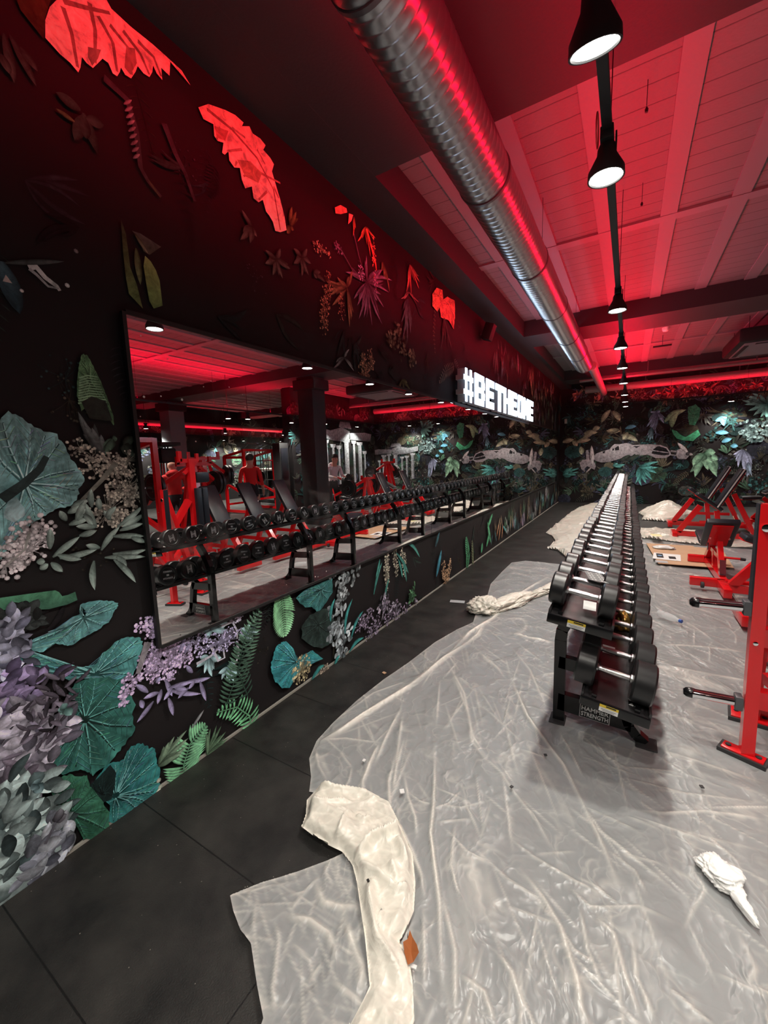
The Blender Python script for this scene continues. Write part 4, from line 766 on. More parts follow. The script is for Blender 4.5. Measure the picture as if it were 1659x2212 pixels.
for x_, y_, lab in ((1.76, 0.1, 'spotlight on the long track directly above the camera'), (1.76, -1.3, 'spotlight on the long track behind the camera'), (4.4, -1.4, 'rearmost added fill spotlight on the unseen short track at right'), (4.4, -0.1, 'middle added fill spotlight on the unseen short track at right'), (4.4, 1.15, 'front added fill spotlight on the unseen short track at right'), (6.8, 2.7, 'added unseen fill spotlight at the near end of the thin track'), (6.8, 4.1, 'added unseen fill spotlight over the plate-loaded machine by the squat rack')):  # short-track and thin-track spotlights are added fill lamps, kept out of view
    lamp(x_, y_, 2.725, lab, (0, 0), SPOT_W*(1.0 if x_ < 2 else 1.6 if x_ < 5 else 3.0))
ol = [((4.06, 13.6, 2.72), 'small spotlight shining in front of the end wall at right'), ((5.2, 13.6, 2.72), 'second spotlight on the end wall track, seen in the mirror'),
      ((6.65, 12.3, 2.71), 'spotlight at the deep end of the divider wall track'), ((6.65, 10.5, 2.71), 'spotlight at the near end of the divider wall track'),
      ((6.9, 6.95, 2.67), 'left of the pair of spotlights left of the column in the mirror'), ((6.7, 7.4, 2.67), 'right of the pair of spotlights left of the column in the mirror'),
      ((6.7, 9.0, 2.67), 'spotlight just left of the black column in the mirror')]
ol += [((10.9, 7.1, 2.68), 'big glowing spotlight at the left edge of the mirror'), ((12.5, 8.1, 2.5), 'lower spotlight near the left edge of the mirror'), ((11.2, 10.2, 2.68), 'spotlight under the red pipe left of the cable machine'),
       ((12.6, 11.2, 2.5), 'first spotlight from the left in the row over the cable machine'), ((12.6, 12.2, 2.5), 'second spotlight from the left in the row over the cable machine'), ((12.6, 13.4, 2.5), 'third spotlight from the left in the row over the cable machine'), ((12.6, 14.4, 2.52), 'fourth spotlight from the left in the row over the cable machine'), ((11.0, 13.0, 2.68), 'spotlight above the right end of the distant lockers')]
for p, lab in ol:
    t = lamp(*p, lab, watt=SPOT_W*(3.2 if p[0] > 6.8 else 1.3 if p[1] > 13.5 else 2.6)); 
    top = ZC-p[2]
    if p[0] not in (4.06, 5.2, 6.65): MB().tube([(0, 0, 0.17), (0, 0, top)], 0.006, 6).build('lamp_stem', M['matte_black'], t)
for k, (y, dx, lab) in enumerate(((2.05, -0.03, 'red cable loop hanging by the second track spotlight'), (4.35, 0.03, 'red cable loop hanging behind the third track spotlight'), (7.25, 0.04, 'small red cable loop far down the light track'))):
    ring = [(TRACK_X+dx, y+0.055*math.sin(a), 2.85+0.06*math.cos(a)) for a in np.linspace(0, 2*PI, 16, endpoint=False)]
    tag(MB().tube(ring, 0.0028, 6, closed=True).build('cable_loop', M['cable_red']), lab, 'cable', 'red cable loops')
for k, y in enumerate((2.35, 3.2, 4.3)):
    t = thing('ceiling_hook', '%s small black hook hanging from the ribbed ceiling beside the light track' % ordinal(k+1), 'hook', (1.90, y, ZC-0.16), 0, 'ceiling hooks')
    MB().tube([(0, 0, 0.02), (0, 0, 0.16)], 0.002, 5).build('hook_wire', M['matte_black'], t); MB().lathe([(0, 0), (.008, .004), (.010, .02), (.003, .035), (0, .036)], (0, 0, -0.02), (0, 0, 1), 10).build('hook_body', M['matte_black'], t)
t = thing('smoke_detector', 'round white smoke detector on the red-lit ceiling of the second bay', 'smoke detector', (2.37, 9.3, ZC-0.02)); MB().lathe([(0, -.045), (.035, -.045), (.05, -.03), (.055, 0), (.055, .02), (0, .02)], (0, 0, 0), (0, 0, 1), 24).build('detector_body', M['white_trim'], t)
t = thing('ceiling_bracket', 'small black bracket hanging beside the smoke detector', 'bracket', (2.36, 9.85, ZC-0.20)); MB().box((0, 0, 0), (0.30, 0.03, 0.03)).build('bracket_bar', M['matte_black'], t, smooth=False); MB().tube([(0, 0, 0), (0, 0, 0.2)], 0.004, 5).build('bracket_rod', M['matte_black'], t)
t = thing('air_conditioner', 'dark ceiling air conditioner with a pale grille at upper right', 'air conditioner', (4.15, 10.0, 3.30))
MB().box((0, 0, 0.12), (1.5, 1.5, 0.24), bevel=0.05).build('unit_body', M['matte_black'], t); MB().box((0, 0, -0.008), (1.3, 1.3, 0.016), bevel=0.004).build('grille', M['concrete_light'], t)
for k in range(4): MB().box((0.6*math.cos(k*PI/2), 0.6*math.sin(k*PI/2), -0.020), (0.06 if k % 2 == 0 else 1.0, 1.0 if k % 2 == 0 else 0.06, 0.01)).build('air_slot', M['matte_black'], t, smooth=False)
for x, y in ((-.6, -.6), (.6, -.6), (-.6, .6), (.6, .6)): MB().tube([(x, y, .22), (x, y, .46)], .005, 5).build('hanger_rod', M['matte_black'], t)
t = thing('loudspeaker', 'small black loudspeaker mounted high on the long wall before the sign', 'speaker', (0.12, 5.95, 3.28)); MB().box((0, 0, 0), (0.13, 0.15, 0.22), Matrix.Rotation(0.35, 3, 'Y'), bevel=0.01).build('speaker_box', M['matte_black'], t); MB().box((-0.07, 0, 0), (0.10, 0.04, 0.04)).build('wall_bracket', M['grey_bracket'], t)
t = thing('wall_sensor', 'small white sensor box on the end wall near the left corner', 'sensor', (0.17, FARY-0.05, 2.52)); MB().box((0, 0, 0), (0.07, 0.04, 0.14), bevel=0.008).build('sensor_body', M['white_trim'], t)

# ------------------------------------------------------------------ columns seen in the mirror
def column(x, y, wd, label, m):
    t = thing('column', label, 'column', (x, y, 0)); MB().box((0, 0, 1.6), (wd, wd, 3.2), bevel=0.01).build('shaft', m, t)
    MB().prism([(-wd*.5, -wd*.5), (wd*.5, -wd*.5), (wd*.5, wd*.5), (-wd*.5, wd*.5)], 3.2, 3.5).box((0, 0, 3.33), (wd*1.45, wd*1.2, 0.24), bevel=0.02).build('capital', M['matte_black'], t, smooth=False)
    MB().box((0, 0, 0.05), (wd*1.1, wd*1.1, 0.10)).build('plinth', m, t, smooth=False)
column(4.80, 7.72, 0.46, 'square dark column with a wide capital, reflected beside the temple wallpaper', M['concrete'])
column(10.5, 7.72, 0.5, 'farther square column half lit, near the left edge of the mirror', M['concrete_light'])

# ------------------------------------------------------------------ dumbbell rack
UP_AX = Vector((math.cos(math.radians(8)), 0, -math.sin(math.radians(8))))
def face_marks(kind):
    mb = None
    if kind == 0:       # block H emblem
        mb = MB(); mb.box((0, -0.020, 0), (0.0012, 0.009, 0.066)).box((0, 0.020, 0), (0.0012, 0.009, 0.066)).box((0, 0, 0), (0.0012, 0.034, 0.010)).box((0, -0.008, 0), (0.0012, 0.004, 0.05)).box((0, 0.008, 0), (0.0012, 0.004, 0.05))
        return mb.mesh('emblem', M['logo'], smooth=False)
    me = bpy.data.meshes.new('emblem'); bm = bmesh.new()
    for txt, sz, zz in (('HAMMER', 0.021, 0.026), ('STRENGTH', 0.018, -0.026)):
        tm = text_mesh(txt, sz, 0.0004, 0.0003); k = len(bm.verts); bm.from_mesh(tm); bm.verts.ensure_lookup_table()
        bmesh.ops.transform(bm, matrix=Matrix.Translation((0, 0, zz)) @ Matrix.Rotation(-PI/2, 4, 'Z') @ Matrix.Rotation(PI/2, 4, 'X'), verts=bm.verts[k:])
    r = bmesh.ops.create_cube(bm, size=1); bmesh.ops.scale(bm, vec=(0.001, 0.022, 0.014), verts=r['verts']); bm.to_mesh(me); bm.free(); me.materials.append(M['logo']); return me
EMB = [face_marks(0), face_marks(1)]
def dumbbell_proto(r, name, ht=0.066, hx=0.105):
    """axis along X; centre at origin; two urethane heads and a chrome handle"""
    t = thing(name, '', 'dumbbell')
    for sg in (-1, 1):
        prof = [(0, -ht/2), (r*0.30, -ht/2), (r*0.42, -ht/2+0.002), (r*0.92, -ht/2), (r, -ht/2+0.008), (r, ht/2-0.008), (r*0.92, ht/2), (r*0.74, ht/2), (r*0.70, ht/2-0.005), (0, ht/2-0.005)]
        h = MB().lathe(prof, (sg*hx, 0, 0), (sg, 0, 0), 26).build('weight_head', M['rubber'], t)
        e = bpy.data.objects.new('emblem', EMB[0]); COL.objects.link(e); e.parent = h; e.location = (sg*(hx+ht/2-0.003), 0, 0); e.scale = (1, 1, r/0.08)
        if sg > 0: e.rotation_euler = (0, 0, PI)
    MB().lathe([(0.019, -0.075), (0.019, -0.066), (0.0125, -0.062), (0.0145, -0.02), (0.015, 0), (0.0145, 0.02), (0.0125, 0.062), (0.019, 0.066), (0.019, 0.075)], (0, 0, 0), (1, 0, 0), 16).build('handle', M['chrome_dull'], t)
    return t
DB_T = dumbbell_proto(0.078, 'dumbbell'); DB_L = dumbbell_proto(0.093, 'dumbbell', 0.085, 0.115)
TIERS = [('upper', DB_T, 1.742, 0.894), ('lower', DB_L, 1.882, 0.541)]
rnd = random.Random(4)
NROW = 55; PITCH_D = 0.2145
for tier, proto, cx, cz in TIERS:
    for i in range(NROW):
        t = proto if i == 0 else copy_tree(proto)
        y = 2.03+i*PITCH_D + (rnd.uniform(-.006, .006) if i else 0)
        t.location = (cx+rnd.uniform(-.006, .006), y, cz); t.rotation_euler = (0, math.radians(9), rnd.uniform(-.02, .02))
        t['group'] = 'dumbbells on the %s tier' % tier
        t['label'] = 'black dumbbell with chrome handle, %s from the near end of the %s tier' % (ordinal(i+1), tier)
        k = rnd.random(); em = 0 if (k < .5) else 1; rot = rnd.choice((0, 0.1, -0.2, 0.5, 0)) if em == 0 else rnd.uniform(-.15, .15)
        for ch in t.children:
            for e in ch.children:
                e.data = EMB[em]; e.rotation_euler = (rot, 0, e.rotation_euler.z)
def sloped(mb, xc, zc, width, y0, y1, th, ang=9):
    mb.box((xc, (y0+y1)/2, zc), (width, y1-y0, th), Matrix.Rotation(math.radians(ang), 3, 'Y')); return mb
def rack_unit(y0, y1, label, first):
    t = thing('dumbbell_rack', label, 'dumbbell rack', (0, y0, 0), 0, 'dumbbell rack sections'); L_ = y1-y0
    Ry = Matrix.Rotation(math.radians(8), 3, 'Y')
    for nm, xc, zc, wd in (('upper_tray', 1.735, 0.795, 0.26), ('lower_tray', 1.886, 0.428, 0.265)):
        tr = MB(); rot = Ry
        def put(dx, dz, sx_, sz_):
            v = Ry @ Vector((dx, 0, dz)); tr.box((xc+v.x, L_/2, zc+v.z), (sx_, L_-0.004, sz_), Ry)
        put(0, 0, wd, 0.006); put(-wd/2, 0.004, 0.010, 0.030); put(wd/2, 0.006, 0.010, 0.036)
        tr.build(nm, M['tray'], t, smooth=False)
        sd = MB()
        for sgn in (-1, 1):
            v = Ry @ Vector((sgn*0.085, 0, 0.012)); sd.box((xc+v.x, L_/2, zc+v.z), (0.02, L_-0.02, 0.018), Ry)
        sd.build('saddle_rail', M['black_paint'], t, smooth=False)
        for yy in ((0.0, L_) if first else (L_,)):
            v = Ry @ Vector((0, 0, -0.018)); pl = MB().box((xc+v.x, yy-0.004 if yy else -0.006, zc+v.z), (wd+0.01, 0.008, 0.044), Ry, bevel=0.003).build('end_plate', M['black_paint'], t)
            if yy == 0.0:
                for k, (mt, dz, hh) in enumerate(((M['paper'], -0.006, 0.020), (M['yellow'], 0.010, 0.013))):
                    dx = -0.01 if nm == 'upper_tray' else -0.02; v = Ry @ Vector((dx, 0, -0.018+dz)); MB().box((xc+v.x, -0.0112, zc+v.z), (0.075, 0.001, hh), Ry).build('warning_sticker', mt, pl, smooth=False, label='yellow warning header' if k else 'white warning text label')
                for k in range(3):
                    v = Ry @ Vector((dx, 0, -0.018-0.004-k*0.006)); MB().box((xc+v.x, -0.0119, zc+v.z), (0.06-0.012*k, 0.0006, 0.0016), Ry).build('warning_text', M['ink'], pl, smooth=False)
                v = Ry @ Vector((dx+.008, 0, -0.006)); MB().box((xc+v.x, -0.0119, zc+v.z), (0.04, 0.0006, 0.006), Ry).build('warning_text', M['ink'], pl, smooth=False)
    for yy in (0.45, L_-0.49):
        rear = MB(); pts = [(1.605, yy, 0.012), (1.605, yy, 0.50), (1.612, yy, 0.56), (1.64, yy, 0.62), (1.70, yy, 0.70), (1.755, yy, 0.765)]
        for a, b in zip(pts, pts[1:]): rear.bar(a, b, 0.045, 0.06, up=(1, 0, 0))
        rear.build('rear_post', M['black_paint'], t, smooth=False)
        fl = MB(); pts = [(1.86, yy, 0.40), (1.90, yy, 0.32), (1.925, yy, 0.22), (1.935, yy, 0.15), (1.955, yy, 0.09), (1.99, yy, 0.045), (2.03, yy, 0.014)]
        for a, b in zip(pts, pts[1:]): fl.bar(a, b, 0.045, 0.05, up=(1, 0, 0))
        fl.build('front_leg', M['black_paint'], t, smooth=False)
        MB().bar((1.60, yy, 0.370), (1.90, yy, 0.345), 0.045, 0.070).build('cross_bar', M['black_paint'], t, smooth=False)
        base = MB().bar((1.60, yy, 0.130), (1.965, yy, 0.110), 0.045, 0.100).build('base_bar', M['black_paint'], t, smooth=False)
        MB().box((1.60, yy-0.005, 0.008), (0.085, 0.11, 0.014), bevel=0.006).build('foot', M['rubber_foot'], t); MB().box((2.035, yy-0.005, 0.008), (0.10, 0.11, 0.014), bevel=0.006).build('foot', M['rubber_foot'], t)
        if first and yy < 1:
            R = Matrix.Rotation(math.radians(3.2), 3, 'Y')
            MB().box((1.790, yy-0.0245, 0.112), (0.150, 0.002, 0.080), R).build('brand_plate', M['paper'], base, smooth=False, label='white outline of the maker plate'); MB().box((1.790, yy-0.026, 0.112), (0.144, 0.002, 0.074), R).build('brand_plate', M['ink'], base, smooth=False, label='black maker plate')
            for txt, dz in (('HAMMER', 0.016), ('STRENGTH', -0.017)):
                tm = text_mesh(txt, 0.037, 0.0004, 0.0007); tm.materials.append(M['paper']); o = bpy.data.objects.new('brand_lettering', tm); COL.objects.link(o); o.parent = base
                o.location = (1.790, yy-0.0276, 0.112+dz); o.rotation_euler = (PI/2, math.radians(3.2), 0); o['label'] = 'white brand lettering'
                bb = [v.co.x for v in tm.vertices]; o.scale = (0.134/(max(bb)-min(bb)), 0.92, 1)
    return t
RL = ['nearest', 'second', 'third', 'fourth', 'farthest']
for i in range(5):
    y0 = 1.935+i*2.36
    rack_unit(y0, y0+2.355, '%s section of the long black two-tier dumbbell rack' % RL[i], i == 0)
# things lying on the dumbbells
t = thing('weight_label_sheet', 'grey card printed with pale number boxes lying across the first upper handles', 'card', (1.775, 2.27, 0.918))
RM = Matrix.Rotation(0.16, 3, 'Z') @ Matrix.Rotation(math.radians(9), 3, 'Y') @ Matrix.Rotation(-0.10, 3, 'X')
MB().box((0, 0, 0), (0.085, 0.26, 0.0015), RM).build('card_body', M['card_grey'], t, smooth=False)
for r_ in range(5):
    for c_ in range(2):
        for q in (-1, 1):
            tm = text_mesh('8', 0.034, 0.0, 0.001); tm.materials.append(M['paper']); o = bpy.data.objects.new('printed_number', tm); COL.objects.link(o); o.parent = t
            v = RM @ Vector((-0.02+c_*0.042+q*0.007, -0.105+r_*0.052, 0.0014)); o.location = v; o.rotation_euler = RM.to_euler(); o.scale = (0.55, 1, 1)
def slip(name, label, p, size, rot, m, cat='paper'):
    tag(MB().box((0, 0, 0), (*size, 0.001), Matrix.Rotation(rot[2], 3, 'Z') @ Matrix.Rotation(rot[1], 3, 'Y') @ Matrix.Rotation(rot[0], 3, 'X')).build(name, m, smooth=False), label, cat).location = p
slip('paper_tag', 'white paper tag under the first upper dumbbell handle', (1.765, 2.07, 0.83), (0.055, 0.05), (0.6, 0.1, .1), M['paper'], 'tag')
slip('paper_tag', 'white paper tag between the second and third lower dumbbells', (1.845, 2.36, 0.50), (0.06, 0.045), (0.7, 0.2, .2), M['paper'], 'tag')
slip('paper_tag', 'thin white paper tag by the nearest lower dumbbell head', (1.935, 1.99, 0.415), (0.05, 0.012), (0.9, -0.5, .3), M['paper'], 'tag')

def crumple(name, m, c, size, seed, sub=5, amp=0.35, fr=3.0, rz=0, fold=0.8, parent=None):
    """crushed film or cloth lump resting on z=0 of its centre"""
    bm = bmesh.new(); bmesh.ops.create_icosphere(bm, subdivisions=sub, radius=1.0); off = Vector((seed*3.1, seed*1.7, 0)); cr, sr = math.cos(rz), math.sin(rz)
    lay = bm.verts.layers.float.new('fold')
    for v in bm.verts:
        p = v.co.copy(); n1 = noise.noise(p*fr*0.5+off); w_ = noise.noise_vector(p*1.3+off)*0.6
        r1 = 1-abs(noise.noise((p+w_)*fr+off))*2.2; r2 = 1-abs(noise.noise((p+w_)*fr*2.6+off))*2.2
        k = 1+amp*(0.9*n1+0.42*r1+0.18*r2-0.35); q = p*k; z = max(0.0, q.z*0.75+0.35) if q.z > -0.47 else 0.0
        x, y = q.x*size[0], q.y*size[1]; v.co = Vector((x*cr-y*sr, x*sr+y*cr, z*size[2]+0.002)); v[lay] = max(0, min(1, fold+0.5*(r1-0.5)))
    me = bpy.data.meshes.new(name)
    for f in bm.faces: f.smooth = True
    bm.to_mesh(me); bm.free(); me.materials.append(m); o = bpy.data.objects.new(name, me); COL.objects.link(o); o.location = c
    if parent: o.parent = parent
    return o
o = crumple('foil_wrapper', M['gold'], (1.905, 2.86, 0.43), (0.05, 0.04, 0.09), 5, 3, .6); tag(o, 'crumpled gold wrapper caught between lower dumbbells', 'wrapper')

# ------------------------------------------------------------------ plastic sheeting on the floor
def vnoise(x, y, seed):
    """smooth value noise on arrays"""
    r = np.random.RandomState(seed); g = r.rand(256, 256).astype(np.float32)
    xi = np.floor(x).astype(int); yi = np.floor(y).astype(int); fx = x-xi; fy = y-yi; fx = fx*fx*(3-2*fx); fy = fy*fy*(3-2*fy)
    a = g[xi % 256, yi % 256]; b = g[(xi+1) % 256, yi % 256]; c = g[xi % 256, (yi+1) % 256]; d = g[(xi+1) % 256, (yi+1) % 256]
    return (a*(1-fx)+b*fx)*(1-fy)+(c*(1-fx)+d*fx)*fy
def wrinkle(X, Y, seed, f=2.2, ang=0.5):
    ca, sa = math.cos(ang), math.sin(ang); u = X*ca+Y*sa; v = -X*sa+Y*ca
    wx = vnoise(u*1.3+5, v*1.3, seed)*1.6; wy = vnoise(u*1.3, v*1.3+9, seed+1)*1.6; h = 0; a = 1.0; s = f
    for o in range(4):
        n = vnoise(u*s*1.5+wx*s*0.7+31, v*s*0.75+wy*s*0.7+17, seed+2+o); r = 1-np.abs(2*n-1); h = h+a*r**(3.0 if o < 2 else 2); a *= 0.45; s *= 2.15
    return h/1.6
def in_poly(X, Y, P):
    ins = np.zeros(X.shape, bool); n = len(P)
    for i in range(n):
        x0, y0 = P[i]; x1, y1 = P[(i+1) % n]
        if y0 == y1: continue
        c = ((Y > y0) != (Y > y1)) & (X < (x1-x0)*(Y-y0)/(y1-y0)+x0); ins ^= c
    return ins
def seg_dist(X, Y, a, b):
    dx, dy = b[0]-a[0], b[1]-a[1]; L2 = dx*dx+dy*dy+1e-12; t = np.clip(((X-a[0])*dx+(Y-a[1])*dy)/L2, 0, 1)
    px, py = a[0]+t*dx, a[1]+t*dy; return np.hypot(X-px, Y-py), px, py, t
def sheet(name, outline, res, seed, amp, m, creases=(), base=0.004, f=2.2, ang=0.5, dome=None, fold0=0.0, parent=None, edge=0.0, auto=0, alen=1.0, grow=0.0):
    P = [(p[0], p[1]) for p in outline]; xs_ = [p[0] for p in P]; ys_ = [p[1] for p in P]
    nx = int((max(xs_)-min(xs_))/res)+3; ny = int((max(ys_)-min(ys_))/res)+3
    gx = min(xs_)-res+np.arange(nx)*res; gy = [min(ys_)-res]
    while gy[-1] < max(ys_)+res: gy.append(gy[-1]+res*(1+grow*max(0, gy[-1]-1.2)))
    gy = np.array(gy); X, Y = np.meshgrid(gx, gy, indexing='ij')
    ins = in_poly(X, Y, P); bd = np.full(X.shape, 9.0); BX, BY = X.copy(), Y.copy()
    for i in range(len(P)):
        d, qx, qy, _ = seg_dist(X, Y, P[i], P[(i+1) % len(P)]); k = d < bd; bd = np.where(k, d, bd); BX = np.where(k, qx, BX); BY = np.where(k, qy, BY)
    keep = ins | (bd < np.maximum(res, np.gradient(gy)[None, :])*1.5); snap = (~ins) & keep
    X = np.where(snap, BX, X); Y = np.where(snap, BY, Y)
    H = wrinkle(X, Y, seed, f, ang); L1 = vnoise(X*1.1+3, Y*1.1, seed+9); mask = np.clip(0.35+1.3*(L1-0.3), 0.1, 1.2)
    H2 = wrinkle(X, Y, seed+40, f*1.7, ang+1.1); Z = amp*(H*mask*0.75+H2*(1.3-mask)*0.4); fold = np.clip((H-0.78)*1.6, 0, 0.55)
    Hc = np.zeros(X.shape); rr = random.Random(seed+99)
    for (pts, a, w_) in creases:
        w_ = max(w_, res*2); D = np.full(X.shape, 9.0); T = np.zeros(X.shape); S = np.zeros(X.shape); pts = [(p[0]+rr.uniform(-.008, .008), p[1]+rr.uniform(-.008, .008)) for p in pts]
        for i in range(len(pts)-1):
            d, qx, qy, t = seg_dist(X, Y, pts[i], pts[i+1]); k = d < D; D = np.where(k, d, D); T = np.where(k, (i+t)/(len(pts)-1), T)
            dx, dy = pts[i+1][0]-pts[i][0], pts[i+1][1]-pts[i][1]; S = np.where(k, np.sign((X-qx)*dy-(Y-qy)*dx), S)
        e = np.clip(np.sin(PI*np.clip(T, 0.03, 0.97))*1.5, 0, 1)*(0.35+0.9*vnoise(X*3.3, Y*3.3, seed+3)); Dn = D/w_
        prof = np.where(S > 0, 0.7*np.exp(-Dn*2.4)+0.3*np.exp(-Dn*0.7), np.exp(-(Dn*2.6)**1.1)); Hc = np.maximum(Hc, a*e*prof*0.8); fold = np.maximum(fold, e*np.clip(1.05-Dn*1.7, 0, 1)*min(0.95, 0.30+a*22))
    for _ in range(auto):       # short sharp creases fanning over the film
        cx_ = rr.uniform(min(xs_), max(xs_)); cy_ = rr.uniform(min(ys_), max(ys_)); an = ang+PI/2+rr.gauss(0, .5)+0.5*math.sin(cx_*2.1+cy_*1.3); ln = rr.uniform(.06, .28)*alen; a = rr.uniform(.002, .008)*alen; w_ = max(res*1.5, rr.uniform(.009, .016)*alen)
        p, q = (cx_-ln*math.cos(an), cy_-ln*math.sin(an)), (cx_+ln*math.cos(an), cy_+ln*math.sin(an)); pad = w_*4
        i0 = max(0, int((min(p[0], q[0])-pad-gx[0])/res)); i1 = int((max(p[0], q[0])+pad-gx[0])/res)+1; j0 = max(0, int(np.searchsorted(gy, min(p[1], q[1])-pad))-1); j1 = int(np.searchsorted(gy, max(p[1], q[1])+pad))+1
        sl = (slice(i0, i1), slice(j0, j1)); XX, YY = X[sl], Y[sl]
        if XX.size == 0: continue
        d, qx, qy, t = seg_dist(XX, YY, p, q); e = np.sin(PI*np.clip(t, 0.02, 0.98)); sg = np.sign((XX-qx)*(q[1]-p[1])-(YY-qy)*(q[0]-p[0]))*rr.choice((-1, 1)); Dn = d/w_
        prof = np.where(sg > 0, np.exp(-Dn*0.9), np.exp(-Dn*2.6)); Hc[sl] = np.maximum(Hc[sl], a*e*prof); fold[sl] = np.maximum(fold[sl], e*np.clip(0.9-Dn*1.6, 0, 1)*(0.25+a*50))
    Z = Z+Hc
    if dome is not None: Z = Z+dome(X, Y)
    Z = base+Z*np.clip(bd/0.03, 0.0, 1)+edge*np.exp(-(bd/0.03)**2)*vnoise(X*9, Y*9, seed+5)
    fold = np.clip(fold+fold0+0.3*np.exp(-bd/0.012), 0, 1)
    idx = -np.ones(X.shape, int); idx[keep] = np.arange(keep.sum())
    q = keep[:-1, :-1] & keep[1:, :-1] & keep[1:, 1:] & keep[:-1, 1:]; q &= (ins[:-1, :-1] | ins[1:, :-1] | ins[1:, 1:] | ins[:-1, 1:])
    F_ = np.stack([idx[:-1, :-1][q], idx[1:, :-1][q], idx[1:, 1:][q], idx[:-1, 1:][q]], 1); V = np.stack([X[keep], Y[keep], Z[keep]], 1)
    me = bpy.data.meshes.new(name); me.from_pydata(V.tolist(), [], F_.tolist()); at = me.attributes.new('fold', 'FLOAT', 'POINT'); at.data.foreach_set('value', fold[keep].astype(np.float32))
    me.polygons.foreach_set('use_smooth', [True]*len(me.polygons)); me.materials.append(m); o = bpy.data.objects.new(name, me); COL.objects.link(o)
    if parent: o.parent = parent
    return o
def FL(*xy):
    out = []
    for i in range(0, len(xy), 2): p = on_floor(xy[i], xy[i+1]); out.append((p.x, p.y))
    return out
def zc(ox, oy, s, *xy): return FL(*[c for i in range(0, len(xy), 2) for c in (ox+xy[i]/s, oy+xy[i+1]/s)])
Z7 = lambda *q: zc(950, 1150, 2.083, *q)
Z6 = lambda *q: zc(500, 1600, 3.318, *q)
Z5 = lambda *q: zc(360, 1100, 2.242, *q)
CR = []
for q, a, w_ in (((35, 590, 130, 830, 145, 950, 235, 1060), .020, .018), ((300, 610, 400, 840, 560, 1060, 640, 1240, 740, 1430, 800, 1600), .028, .022), ((235, 1020, 330, 1170, 430, 1290, 520, 1450), .022, .018), ((170, 540, 290, 640), .02, .03),
                 ((320, 520, 400, 620, 470, 780), .015, .02), ((300, 1380, 420, 1470, 600, 1590, 730, 1640), .022, .016), ((370, 1520, 470, 1650, 540, 1780, 620, 2000, 650, 2240), .024, .022), ((-10, 1240, 90, 1250, 220, 1215), .012, .014), ((-10, 1310, 150, 1300), .014, .015),
                 ((860, 1258, 1000, 1270, 1100, 1272, 1180, 1258, 1330, 1275, 1500, 1305), .014, .02), ((0, 600, 130, 460, 240, 390, 330, 300, 520, 180), .035, .05), ((330, 460, 400, 480, 520, 500), .03, .04), ((1000, 985, 1200, 1050, 1477, 1140), .010, .02),
                 ((990, 600, 1200, 640, 1420, 680), .016, .04), ((980, 505, 1180, 520, 1400, 545), .012, .035), ((590, 1220, 760, 1290, 910, 1360), .014, .014), ((740, 1430, 880, 1540, 940, 1640), .020, .015), ((560, 1600, 680, 1690, 900, 1690, 1090, 1775), .014, .012),
                 ((1080, 1790, 1150, 1700, 1185, 1610, 1130, 1520), .014, .016), ((700, 1740, 790, 1830, 830, 2000, 900, 2230), .022, .02), ((820, 1450, 1010, 1500), .012, .014), ((1200, 1370, 1340, 1500), .012, .016), ((250, 1900, 330, 2000, 400, 2230), .02, .02),
                 ((90, 2020, 200, 2100, 260, 2230), .02, .02), ((10, 1640, 60, 1900, 70, 2230), .018, .02), ((130, 1400, 300, 1560, 430, 1640, 500, 1740), .014, .015), ((430, 1450, 610, 1440), .01, .01), ((850, 1290, 980, 1340), .01, .01), ((640, 1700, 660, 1880, 740, 2080), .016, .015),
                 ((860, 1830, 870, 2010, 960, 2200), .016, .016), ((1190, 1180, 1230, 1300, 1290, 1330), .01, .012), ((430, 1660, 520, 1750, 600, 1900, 760, 1990), .016, .014), ((600, 1560, 700, 1600, 830, 1720), .012, .011), ((1000, 2040, 1120, 2130, 1250, 2230), .012, .014), ((1250, 2000, 1477, 2100), .010, .014),
                 ((1330, 1800, 1400, 1960, 1380, 2080), .014, .016), ((960, 1000, 1100, 1090, 1290, 1160), .010, .012), ((540, 900, 600, 1010, 640, 1100), .012, .012), ((660, 900, 760, 1020, 880, 1090), .012, .012), ((20, 1330, 120, 1440, 260, 1520), .014, .012)):
    CR.append((Z7(*q), a*0.85, w_))
for q, a, w_ in (((1200, 0, 1140, 300, 1150, 530, 1210, 640, 1300, 820, 1350, 1000, 1400, 1180), .020, .018), ((1240, 0, 1180, 200, 1160, 400), .016, .016), ((1460, 0, 1462, 300, 1440, 500, 1425, 700, 1480, 1200, 1490, 1900), .026, .018), ((1440, 510, 1550, 460, 1659, 360), .016, .012),
                 ((1270, 380, 1360, 460, 1430, 470), .014, .012), ((1600, 590, 1580, 900, 1640, 1200), .016, .014), ((590, 60, 640, 200, 690, 320), .018, .016), ((780, 80, 830, 150, 860, 210), .012, .010), ((1060, 20, 1010, 130, 950, 300, 930, 400), .022, .022), ((880, 190, 850, 300, 790, 400), .012, .012),
                 ((1230, 250, 1270, 420, 1310, 560, 1340, 700), .016, .014), ((1150, 700, 1230, 860, 1330, 1050), .014, .014), ((1380, 1250, 1400, 1500, 1370, 1800), .014, .014)):
    CR.append((Z6(*q), a, w_))
for q, a, w_ in (((700, 1150, 850, 1080, 1180, 860, 1350, 730, 1500, 620, 1540, 540), .045, .055), ((1350, 730, 1440, 900, 1480, 1100, 1560, 1240), .022, .02), ((1140, 960, 1060, 1130, 1000, 1250), .020, .02), ((700, 1130, 860, 1120, 1050, 1140), .016, .016), ((1140, 1000, 1105, 1300), .018, .018), ((760, 1060, 1000, 900, 1180, 830), .012, .02), ((1540, 700, 1640, 830), .014, .014)):
    CR.append((Z5(*q), a*0.8, w_))
sh = thing('plastic_dust_sheet', 'large wrinkled translucent plastic dust sheet covering the floor around the rack', 'dust sheet', (0, 0, 0), 0, 'plastic dust sheets')
